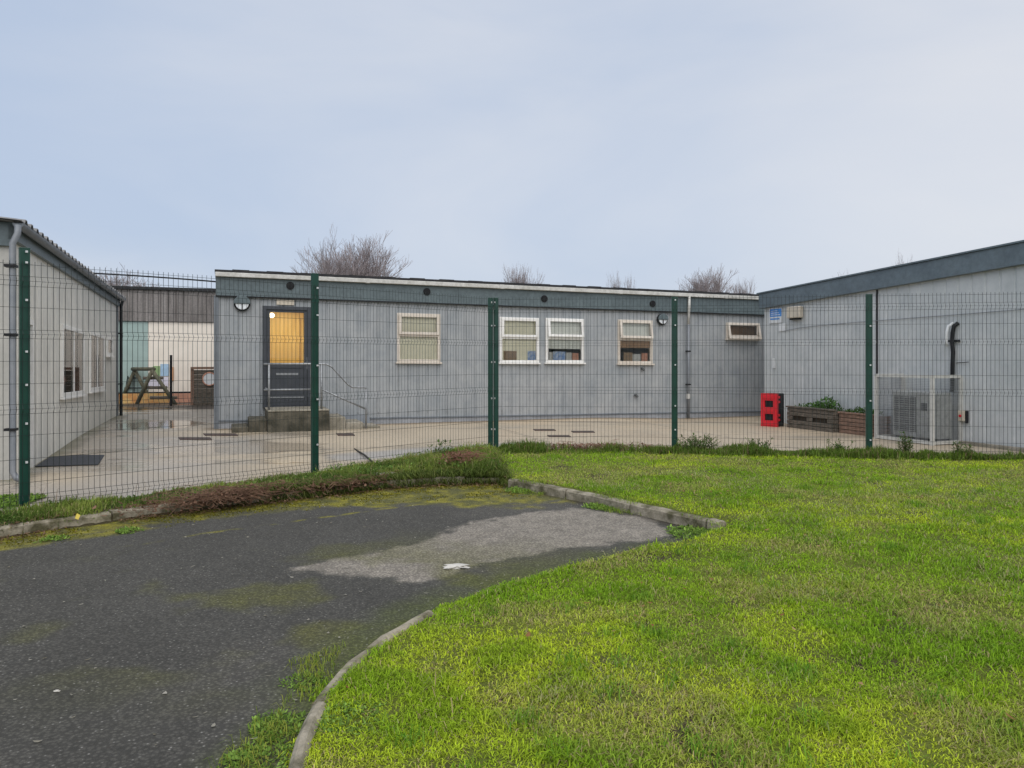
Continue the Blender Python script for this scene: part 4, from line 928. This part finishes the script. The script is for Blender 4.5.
# ------------------------------------------------------------ grass, weeds, litter
def blades(name, P, h, w, ang, lean, C, label, cat=None, kind='stuff', parent=None, curl=1.0, group=None):
    N = len(P); dx, dy = np.cos(ang), np.sin(ang); sx, sy = -dy, dx
    z = np.zeros(N)
    B = P; Mi = P + np.stack([dx * lean * h * .35, dy * lean * h * .35, h * .62 * np.sqrt(np.clip(1 - (lean * .5) ** 2, .05, 1))], -1)
    T = P + np.stack([dx * lean * h * 1.0 * curl, dy * lean * h * 1.0 * curl, h * np.clip(1 - lean * .75, .02, 1)], -1)
    S = np.stack([sx, sy, z], -1) * (w / 2)[:, None]
    V = np.stack([B - S, B + S, Mi + S * .8, Mi - S * .8, T + S * .1, T - S * .1], 1).reshape(-1, 3)
    i = np.arange(N) * 6; Q = np.concatenate([np.stack([i, i + 1, i + 2, i + 3], -1), np.stack([i + 3, i + 2, i + 4, i + 5], -1)])
    og = np.array(world_loc(parent)) if parent is not None else np.zeros(3)
    me = fastmesh(name, V - og, Q, 4); shade = np.array([.72, .72, 1, 1, 1.08, 1.08])
    setcol(me, (C[:, None, :] * np.ones((1, 6, 1))).reshape(-1, 3)); me.materials.append(MT['leaf'])
    o = bpy.data.objects.new(name, me); col.objects.link(o)
    if parent is not None: o.parent = parent; return o
    return tag(o, label, cat, group, kind)
def scatter(x0, x1, y0, y1, n, f=None):
    x = rng.uniform(x0, x1, n); y = rng.uniform(y0, y1, n)
    if f is not None: k = rng.random(n) < f(x, y); x, y = x[k], y[k]
    return x, y
# lawn: denser close to the camera
xs, ys = [], []
for y0, y1, den in ((1.6, 3.4, 15000), (3.4, 4.8, 12000), (4.8, 6.6, 7000), (6.6, 8.8, 3800), (8.8, 11.6, 2600)):
    xr = min(11.5, .72 * y1 + .6); n = int((xr + 1.2) * (y1 - y0) * den); x, y = scatter(-1.2, xr, y0, y1, n); xs.append(x); ys.append(y)
x = np.concatenate(xs); y = np.concatenate(ys); d = sdf(x, y, LAWN)
edge_j = .10 * (fbm(x, y, 4, 61) - .5)
kb = dline(x, y, KB); kd_ = dline(x, y, KD)
k = (d > edge_j - .03) & ~((d < .125) & (kb < .13)) & ~((d < .055) & (kd_ < .060) & (rng.random(len(x)) > .04 + .7 * ss(.46, .6, fbm(x, y, 5, 67))))
dens = .35 + .65 * ss(.32, .5, fbm(x, y, 5, 62)); k &= rng.random(len(x)) < dens
x, y, d = x[k], y[k], d[k]; N = len(x)
n1, n2, n3 = fbm(x, y, 1.0, 63), fbm(x, y, 3.2, 64), fbm(x, y, 7.5, 65)
lush = ss(.45, .65, n2); dry = ss(.52, .70, fbm(x, y, 1.8, 66))
C = lerp((.31, .49, .026), (.56, .68, .042), ss(.35, .65, n1)); C = lerp(C, (.17, .34, .018), lush * .55); C = lerp(C, (.48, .46, .14), dry * .4)
C = C * (.45 + .90 * rng.random((N, 1))); st = rng.random(N) < (.06 + .20 * dry); C[st] = np.array([.46, .38, .18]) * (.6 + .6 * rng.random((st.sum(), 1)))
h = (.014 + .022 * rng.random(N) ** 1.5) * (1 + .8 * lush) * (1 + .35 * ss(.5, .7, n3)); tall = rng.random(N) < .015; h[tall] *= 1.8
h *= np.where(y > 10.3, 1.25, 1)
w = (.0026 + .0028 * rng.random(N)) * (1 + .12 * np.maximum(y - 3, 0))
P = np.stack([x, y, np.maximum(lawn_z(x, y), .0) - .003], -1)
blades('lawn_grass', P, h, w, rng.uniform(0, 2 * np.pi, N), rng.uniform(.55, 1.7, N), C, 'short bright green grass of the lawn')
# longer tufts
tx, ty = [], []
for i in range(260):
    cx_, cy_ = random.uniform(-.6, 6.5), random.uniform(1.9, 8.5)
    if i < 5: cx_, cy_ = [(1.05, 2.5), (1.35, 2.45), (3.9, 6.3), (1.9, 3.3), (.75, 2.6)][i]
    nn_ = random.randint(14, 60); tx.append(cx_ + rng.normal(0, .045, nn_)); ty.append(cy_ + rng.normal(0, .045, nn_))
x, y = np.concatenate(tx), np.concatenate(ty); k = sdf(x, y, LAWN) > .12; x, y = x[k], y[k]; N = len(x)
C = lerp((.11, .27, .02), (.30, .46, .05), rng.random(N)) * (.6 + .6 * rng.random((N, 1)))
blades('grass_tufts', np.stack([x, y, lawn_z(x, y)], -1), .035 + .055 * rng.random(N), .003 + .0025 * rng.random(N), rng.uniform(0, 6.28, N), rng.uniform(.4, 1.2, N), C, 'longer darker tufts standing in the lawn')
# cut clippings and straw lying flat
x, y = scatter(-1, 8, 1.8, 11, 60000, lambda x, y: .10 + .9 * ss(.50, .66, fbm(x, y, 1.5, 71)) * (y < 9)); k = sdf(x, y, LAWN) > .1; x, y = x[k], y[k]; N = len(x)
C = lerp((.20, .27, .06), (.50, .47, .24), rng.random(N) ** 1.6) ; z = lawn_z(x, y) + .014 + .022 * rng.random(N)
blades('grass_clippings', np.stack([x, y, z], -1), (.02 + .04 * rng.random(N)), (.002 + .0016 * rng.random(N)) * (1 + .1 * np.maximum(y - 3, 0)), rng.uniform(0, 6.28, N), np.full(N, 1.0) * (1.15 + .1 * rng.random(N)), C, 'dry mown clippings scattered on the lawn')

def leaves(name, P, ang, tilt, L, Wd, C, label=None, cat=None, kind='stuff', parent=None, group=None):
    """folded leaf shapes"""
    N = len(P); f = np.stack([np.cos(ang) * np.cos(tilt), np.sin(ang) * np.cos(tilt), np.sin(tilt)], -1); s = np.stack([-np.sin(ang), np.cos(ang), np.zeros(N)], -1); u = np.cross(f, s)
    L_, W_ = L[:, None], Wd[:, None]
    V = np.stack([P, P + f * L_ * .35 + s * W_ * .5 + u * -W_ * .15, P + f * L_ * .75 + s * W_ * .38 - u * W_ * .1, P + f * L_ + u * -L_ * .08 * -1, P + f * L_ * .75 - s * W_ * .38 - u * W_ * .1, P + f * L_ * .35 - s * W_ * .5 - u * W_ * .15, P + f * L_ * .5 + u * W_ * .08], 1).reshape(-1, 3)
    i = np.arange(N) * 7; Q = np.concatenate([np.stack([i + 6, i, i + 1, i + 2], -1), np.stack([i + 6, i + 2, i + 3, i + 4], -1), np.stack([i + 6, i + 4, i + 5, i], -1)])
    og = np.array(world_loc(parent)) if parent is not None else np.zeros(3)
    me = fastmesh(name, V - og, Q, 4); setcol(me, np.repeat(C, 7, 0)); me.materials.append(MT['leaf']); o = bpy.data.objects.new(name, me); col.objects.link(o)
    if parent is not None: o.parent = parent; return o
    return tag(o, label, cat, group, kind)
# verge: rough long grass, thinner where the dead stems lie
BROWN = G(215, 497, .1); 
def vdens(x, y):
    d = sdf(x, y, VERGE); f = dline(x, y, FENCE)
    e = np.clip(ss(-.02, .06, d), 0, 1); br = np.exp(-(np.hypot((x - BROWN.x), (y - BROWN.y)) / .75) ** 2)
    clump = ss(.30, .55, fbm(x, y, 2.6, 81)); return e * (.12 + .88 * clump) * (1 - .85 * br)
x, y = scatter(-6.5, .4, 3.5, 11.7, 360000, vdens); N = len(x)
n2 = fbm(x, y, 2.2, 82); C = lerp((.07, .13, .02), (.25, .31, .06), ss(.3, .7, n2)) ; C = lerp(C, (.36, .30, .14), .85 * (rng.random(N) < .10 + .3 * ss(.5, .65, fbm(x, y, 1.9, 84)))); C *= (.65 + .7 * rng.random((N, 1)))
h = (.035 + .11 * rng.random(N) * ss(.35, .7, fbm(x, y, 1.8, 83)) + .14 * ss(-2.9, -1.6, x) * rng.random(N) + .08 * ss(-1.5, -.7, x) * rng.random(N))
blades('verge_grass', np.stack([x, y, verge_z(x, y) - .01], -1), h, .004 + .005 * rng.random(N), rng.uniform(0, 6.28, N), rng.uniform(.2, 1.1, N), C, 'rough weedy grass between the kerb and the fence')
x, y = scatter(-6.2, .3, 3.8, 11.5, 46000, lambda x, y: (sdf(x, y, VERGE) > .02) * (.15 + .85 * ss(.44, .6, fbm(x, y, 2.0, 87))) * (1 - .8 * np.exp(-(np.hypot((x - BROWN.x), (y - BROWN.y)) / .6) ** 2))); N = len(x)
leaves('verge_weeds', np.stack([x, y, verge_z(x, y) + (.03 + .11 * ss(-3, -1.4, x)) * rng.random(N)], -1), rng.uniform(0, 6.28, N), rng.uniform(-.4, 1.0, N), .018 + .03 * rng.random(N), .010 + .014 * rng.random(N), lerp((.07, .15, .03), (.26, .38, .09), rng.random(N)) * (.6 + .6 * rng.random((N, 1))), 'mixed small broad-leaved weeds tangled in the verge grass')
# tall strip at the foot of the right-hand fence
def fr_d(x, y): f = np.interp(x, [p[0] for p in FENCE[3:]], [p[1] for p in FENCE[3:]]); return f - y
x, y = scatter(-.5, 8.0, 10.2, 11.7, 90000, lambda x, y: ss(.62, .2, np.abs(fr_d(x, y) - .12)) * (.25 + .75 * ss(.3, .6, fbm(x, y, 2.4, 85))) * np.where((x > .5) & (x < 1.9), .25, 1)); N = len(x)
C = lerp((.08, .15, .022), (.19, .27, .045), rng.random(N)); dr_ = rng.random(N) < .12; C[dr_] = (.22, .17, .09); C *= (.65 + .6 * rng.random((N, 1)))
hh = .06 + .17 * rng.random(N) * ss(.25, .7, fbm(x, y, 2.2, 86))
blades('fence_foot_grass', np.stack([x, y, np.maximum(lawn_z(x, y), 0)], -1), hh, .006 + .006 * rng.random(N), rng.uniform(0, 6.28, N), rng.uniform(.1, .9, N), C, 'longer dark grass along the foot of the fence behind the lawn')
# creeping broad-leaved weeds
def weed_patch(name, cx, cy, r, n, zf, L, lab, c0=(.12, .22, .03), c1=(.30, .46, .09), up=.25, seed=0):
    a = rng.uniform(0, 6.28, n); rr = r * np.sqrt(rng.random(n)) * (.6 + .8 * vn(np.cos(a), np.sin(a), 1.5, seed)); x = cx + rr * np.cos(a); y = cy + rr * np.sin(a)
    n2_ = n; L = L * .68; C = lerp(c0, c1, rng.random(n)) * (.55 + .65 * rng.random((n, 1))); z = zf(x, y) + up * L * 4 * rng.random(n) * (1 - rr / r * .6).clip(.1, 1)
    return leaves(name, np.stack([x, y, z], -1), rng.uniform(0, 6.28, n), rng.uniform(-.3, .9, n), L * (.6 + .8 * rng.random(n)), L * (.4 + .3 * rng.random(n)), C, lab, 'weeds', None)
vz = lambda x, y: np.maximum(verge_z(x, y), 0); lz = lambda x, y: np.maximum(lawn_z(x, y), 0)
zz0 = lambda x, y: np.zeros_like(x) + .004
wg = 'patches of broad-leaved weeds'
pats = [((75, 503), .28, 900, vz, .045, 'leafy weeds behind the kerb beside the leftmost post'), ((8, 497), .35, 1300, vz, .055, 'leafy weeds at the left edge of the photo by the fence'),
        ((127, 526), .10, 160, zz0, .035, 'small leafy weed on the tarmac below the kerb with the yellow scrap'), ((55, 533), .10, 120, zz0, .035, 'small leafy weed growing in the kerb joint at the left'),
        ((485, 470), .42, 1700, vz, .055, 'dense leafy weeds at the corner where the two fence runs meet'), ((520, 486), .16, 260, zz0, .04, 'leafy weed at the foot of the lawn kerb, near the fence corner'),
        ((600, 503), .14, 240, zz0, .04, 'leafy weed halfway along the foot of the lawn kerb'), ((697, 528), .22, 500, zz0, .045, 'leafy clump at the near end of the lawn kerb'),
        ((275, 715), .12, 330, zz0, .026, 'leafy weeds on the tarmac side of the curved kerb'), ((250, 750), .13, 360, zz0, .026, 'lowest leafy weeds left of the curved kerb at the bottom edge'),
        ((345, 715), .14, 420, lz, .024, 'darker leafy weeds on the lawn beside the curved kerb'), ((305, 672), .09, 200, zz0, .022, 'leafy weeds left of the upper curved kerb')]
for i, (pp_, r, n, zf, L, lab) in enumerate(pats):
    c = G(*pp_, .05); o = weed_patch('weed_patch', c.x, c.y, r, int(n * 1.35), zf, L, lab, seed=i); o['group'] = wg
# grass on the tarmac beside the curved kerb
TP = xy([G(338, 652), G(300, 660), G(292, 690), G(262, 720), G(235, 745), G(205, 770), G(190, 800), G(270, 800), G(296, 730), G(318, 692)])
x, y = scatter(-1.4, -.4, 2.2, 4.2, 30000, lambda x, y: ss(-.05, .16, sdf(x, y, TP) + .25 * (fbm(x, y, 6, 91) - .5)) * .6); N = len(x)
C = lerp((.16, .26, .03), (.40, .42, .07), rng.random(N)) * (.7 + .5 * rng.random((N, 1)))
blades('kerbside_grass', np.stack([x, y, np.zeros(N)], -1), .02 + .05 * rng.random(N) * ss(.3, .6, fbm(x, y, 5, 92)), .002 + .002 * rng.random(N), rng.uniform(0, 6.28, N), rng.uniform(.3, 1.1, N), C, 'thin grass creeping over the tarmac beside the curved kerb')
# moss cushions
dk_f = lambda x, y: dline(x, y, KA)
x, y = scatter(-4.6, .2, 5.2, 9.2, 40000, lambda x, y: (sdf(x, y, VERGE) < 0) * ss(.62, .2, dk_f(x, y) - .4 * ss(-2.4, -.6, x)) * ss(.42, .62, fbm(x, y, 4, 95))); N = len(x)
C = lerp((.09, .10, .010), (.26, .23, .015), rng.random(N)) * (.6 + .6 * rng.random((N, 1)))
blades('moss', np.stack([x, y, np.zeros(N)], -1), .006 + .012 * rng.random(N), .006 + .008 * rng.random(N), rng.uniform(0, 6.28, N), rng.uniform(.3, 1.0, N), C, 'yellow-green moss along the tarmac edge')
# dead stems and brown leaves
def dead_pile(name, c, rx_, ry_, n, lab, rz, hh=.14, nl=300, cols=((.085, .042, .025), (.24, .14, .085))):
    t = thing(name, (c.x, c.y, 0), lab, 'dead plants'); m = MB(); ca, sa = math.cos(rz), math.sin(rz)
    for i in range(n):
        u, v = random.gauss(0, .42) * rx_, random.gauss(0, .42) * ry_; px_, py_ = c.x + ca * u - sa * v, c.y + sa * u + ca * v
        a = rz + random.gauss(0, 1.3); l = random.uniform(.06, .34); z = .07 + random.random() * hh
        p = Vector((px_, py_, z)); e = p + Vector((math.cos(a) * l, math.sin(a) * l, random.uniform(-.06, .07))); mm = (p + e) / 2 + Vector((random.gauss(0, .03), random.gauss(0, .03), .03))
        e.z = max(e.z, .02); m.tube([p, mm, e], random.uniform(.0012, .0032), 3, False)
    m.build('stems', M(name + '_stem', cols[0], cols[1], 12, .85, b=0), t)
    u, v = rng.normal(0, .45, nl) * rx_, rng.normal(0, .45, nl) * ry_; P = np.stack([c.x + ca * u - sa * v, c.y + sa * u + ca * v, .06 + hh * rng.random(nl)], -1)
    leaves('dry_leaves', P, rng.uniform(0, 6.28, nl), rng.uniform(-.6, .8, nl), .03 + .04 * rng.random(nl), .015 + .02 * rng.random(nl), lerp(cols[0], (.30, .18, .12), rng.random(nl)), parent=t)
dead_pile('dead_bramble', G(222, 501, .08), .80, .20, 420, 'brown heap of dead stems on the verge kerb left of the second post', R(45), .11, 500)
dead_pile('dead_bramble', G(335, 489, .06), .75, .13, 200, 'thin line of dead stems and leaves below the verge grass, right of the second post', R(40), .07, 420)
dead_pile('dead_leaf_heap', G(462, 470, .1), .34, .20, 170, 'reddish-brown dead leaves beside the dense weeds at the fence corner', R(45), .24, 620, ((.16, .06, .04), (.30, .17, .11)))
c = Vector((1.15, 11.22, .1)); dead_pile('dead_leaf_heap', c, 1.0, .14, 170, 'long low heap of brown dead leaves at the fence foot right of the double post', R(-3), .13, 900, ((.17, .085, .06), (.34, .22, .16)))
x, y = scatter(-4.4, 0, 5.4, 9.2, 26000, lambda x, y: (sdf(x, y, VERGE) < .12) * ss(.30, .03, dk_f(x, y)) * ss(.34, .5, fbm(x, y, 2, 97))); N = len(x)
leaves('kerb_litter', np.stack([x, y, .006 + .02 * rng.random(N) + .088 * (sdf(x, y, VERGE) > 0)], -1), rng.uniform(0, 6.28, N), rng.uniform(-.3, .6, N), .012 + .03 * rng.random(N), .008 + .014 * rng.random(N), lerp((.09, .045, .025), (.30, .20, .12), rng.random(N)), 'brown leaf litter along the foot of the verge kerb')
x, y = scatter(-3.0, .2, 6.6, 9.4, 110000, lambda x, y: (sdf(x, y, VERGE) > -.03) * ss(.26, .05, dk_f(x, y)) * ss(-2.9, -2.2, x) * ss(.22, .40, fbm(x, y, 2.5, 98))); N = len(x)
C = lerp((.08, .14, .025), (.25, .29, .08), rng.random(N)) * (.6 + .6 * rng.random((N, 1)))
blades('overhanging_grass', np.stack([x, y, np.where(sdf(x, y, VERGE) > 0, .085, 0)], -1), .05 + .12 * rng.random(N), .004 + .004 * rng.random(N), R(-50) + rng.normal(0, .8, N), rng.uniform(.5, 1.2, N), C, 'grass spilling over the verge kerb')
x, y = scatter(0, 2.2, 6.2, 9.4, 20000, lambda x, y: (np.abs(dline(x, y, KB) - .06) < .10) * ss(.46, .6, fbm(x, y, 2.2, 96))); N = len(x); ins = sdf(x, y, LAWN) > 0
C = lerp((.14, .25, .03), (.34, .42, .06), rng.random(N)) * (.65 + .6 * rng.random((N, 1)))
blades('kerb_edge_grass', np.stack([x, y, np.where(ins, .085, 0)], -1), .02 + .05 * rng.random(N), .003 + .003 * rng.random(N), rng.uniform(0, 6.28, N), rng.uniform(.5, 1.2, N), C, 'tufts of grass against the lawn kerb')
# dry stalks standing among the verge grass
x, y = scatter(-6, 0, 4, 11.4, 1100, lambda x, y: (sdf(x, y, VERGE) > .1) * ss(.45, .65, fbm(x, y, 1.6, 99))); N = len(x)
blades('dry_stalks', np.stack([x, y, verge_z(x, y)], -1), .12 + .22 * rng.random(N), .0025 + .002 * rng.random(N), rng.uniform(0, 6.28, N), rng.uniform(.1, 1.0, N), lerp((.30, .24, .13), (.20, .13, .08), rng.random(N)), 'dry straw-coloured stalks on the verge')
# upright weeds and shrubs at the fence foot
def tall_weed(c, hgt, n, lab, spread=.14, cs=((.055, .11, .025), (.12, .19, .05)), L=.045):
    t = thing('upright_weed', c, lab, 'plant', 'upright weeds along the fence foot'); m = MB(); PP, AA, TT = [], [], []
    for i in range(n):
        a = random.uniform(0, 6.28); l = hgt * random.uniform(.55, 1); tx = Vector((math.cos(a) * spread * random.random() * l / hgt, math.sin(a) * spread * random.random(), l)); b0 = c + Vector((random.gauss(0, spread * .25), random.gauss(0, spread * .25), 0))
        m.tube([b0, b0 + tx * .5 + Vector((0, 0, .01)), b0 + tx], [.004, .003, .0015], 4, False)
        for j in range(9): f = random.uniform(.15, 1); PP.append(tuple(b0 + tx * f)); AA.append(random.uniform(0, 6.28)); TT.append(random.uniform(-.2, .9))
    m.build('stem', M('weed_stem', (.10, .12, .04), (.14, .10, .05), 10, .8, b=0), t); k = len(PP)
    leaves('leaves', np.array(PP), np.array(AA), np.array(TT), L * (.6 + .8 * rng.random(k)), L * .4 * (.6 + .8 * rng.random(k)), lerp(cs[0], cs[1], rng.random(k)) * (.7 + .5 * rng.random((k, 1))), parent=t)
for px, Y, hgt, n, lab, sp_ in ((905, 10.55, .36, 26, 'tallest upright weed by the fence, in front of the mesh cage', .16), (697, 11.1, .26, 70, 'rounded bushy weed at the foot of the post right of the windows', .40), (962, 10.4, .24, 22, 'small bushy weed by the fence, right of the mesh cage', .18),
                            (838, 10.75, .24, 18, 'thin weed by the fence in front of the reddish planter', .2), (760, 11.0, .22, 24, 'low weed by the fence in front of the red cabinet', .25), (440, 10.0, .28, 20, 'tall thin weed on the verge left of the double post', .25)):
    tall_weed(Vector(((px - CX) / F * Y, Y, .08)), hgt, n, lab, sp_)
# plants in the planters
def planter_plant(name, a, b, d0, d1, n, hgt, lab, cat='plant', cs=((.05, .12, .02), (.13, .24, .05)), L=.05, bx=None):
    t = thing(name, WR.pt((a + b) / 2, .40, (d0 + d1) / 2), lab, cat); PP = []
    for i in range(n):
        u = random.random(); hh_ = hgt * random.random() * (1 if bx is None else 1); PP.append(tuple(WR.pt(a + (b - a) * u, .39 + hh_ * (math.sin(math.pi * u) * .6 + .4), random.uniform(d0, d1))))
    leaves('leaves', np.array(PP), rng.uniform(0, 6.28, n), rng.uniform(-.2, 1.1, n), L * (.5 + rng.random(n)), L * .5 * (.5 + rng.random(n)), lerp(cs[0], cs[1], rng.random(n)) * (.6 + .7 * rng.random((n, 1))), parent=t)
    m = MB()
    for i in range(max(4, n // 25)): p = Vector(PP[i]); m.tube([WR.pt((a + b) / 2 + random.uniform(-.4, .4) * (b - a), .38, (d0 + d1) / 2), p], .003, 4, False)
    m.build('stem', 'pole', t)
planter_plant('low_herb', pl1[0] + .1, pl1[1] - .15, .12, .5, 420, .13, 'low green plants filling the dark slotted planter')
sx_ = WR.s_(826, .3); planter_plant('leafy_shrub', sx_ - .28, sx_ + .28, .12, .45, 260, .26, 'dark leafy shrub where the two planters meet', cs=((.05, .12, .03), (.13, .25, .06)), L=.07)
planter_plant('low_herb', pl2[0] + .1, pl2[1] - .1, .12, .42, 350, .10, 'sparse green plants in the reddish-brown planter')
# leaf litter and chips
x, y = scatter(-6, 1.4, 1.8, 8.4, 520, lambda x, y: (sdf(x, y, LAWN) < -.05) * (sdf(x, y, VERGE) < -.15)); N = len(x)
leaves('leaf_litter', np.stack([x, y, np.full(N, .008)], -1), rng.uniform(0, 6.28, N), rng.uniform(-.05, .1, N), .010 + .026 * rng.random(N) ** 2, .006 + .014 * rng.random(N) ** 2, lerp((.20, .18, .13), (.50, .47, .40), rng.random(N)), 'pale leaf fragments scattered on the tarmac')
x, y = scatter(-.8, 6, 2.0, 9.5, 620, lambda x, y: (sdf(x, y, LAWN) > .1) * (.3 + .7 * ss(.5, .65, fbm(x, y, .9, 101)))); N = len(x)
leaves('fallen_leaves', np.stack([x, y, lawn_z(x, y) + .025 + .01 * rng.random(N)], -1), rng.uniform(0, 6.28, N), rng.uniform(-.3, .4, N), .012 + .035 * rng.random(N), .008 + .02 * rng.random(N), lerp((.24, .10, .03), (.48, .33, .17), rng.random(N)), 'brown fallen leaves lying on the lawn')
def rock(c, r, mat, name, lab, cat, flat=.4):
    m = MB(); n, k = 15, 6; rnd = random.Random(int(c.x * 1000)); b = 0
    for j in range(k):
        ph_ = math.pi * (j + .5) / k
        for i in range(n): a = 2 * math.pi * i / n; rr = r * math.sin(ph_) ** .8 * rnd.uniform(.55, 1.15) * (1 + .2 * math.sin(2 * a + 1)); m.v.append((c.x + rr * math.cos(a), c.y + rr * math.sin(a) * .7, c.z + r * flat * (1 - math.cos(ph_)) * .5))
    for j in range(k - 1):
        for i in range(n): m.f.append((j * n + i, j * n + (i + 1) % n, (j + 1) * n + (i + 1) % n, (j + 1) * n + i))
    m.f.append(tuple(range((k - 1) * n, k * n))); return tag(m.build(name, mat), lab, cat)
rock(G(455, 569, -.008), .092, 'stone', 'white_stone', 'flat white stone on the pale patch of tarmac', 'stone', .36)
rock(G(57, 692, 0), .012, 'stone', 'pebble', 'tiny white pebble on the tarmac at the left', 'stone', .8)
m = MB(); c = G(78, 517, .095); m.quad(c + Vector((-.02, -.01, -.01)), c + Vector((.014, -.02, -.02)), c + Vector((.02, .0, .015)), c + Vector((-.012, .01, .03))); m.quad(c + Vector((-.02, -.01, -.01)), c + Vector((-.012, .01, .03)), c + Vector((-.035, .03, .015)), c + Vector((-.035, .02, -.01)))
tag(m.build('crumpled_wrapper', 'yellow'), 'yellow crumpled scrap on the verge kerb near the leftmost post', 'litter')
c = G(384, 481, .08); m = MB(); m.box(c + Vector((0, .08, .04)), (.26, .14, .09), R(30)); tag(m.build('broken_kerb_stone', 'concrete_pale', bevel=.02), 'pale broken kerb stone poking out of the verge grass', 'stone')
print('objects', len(bpy.data.objects))
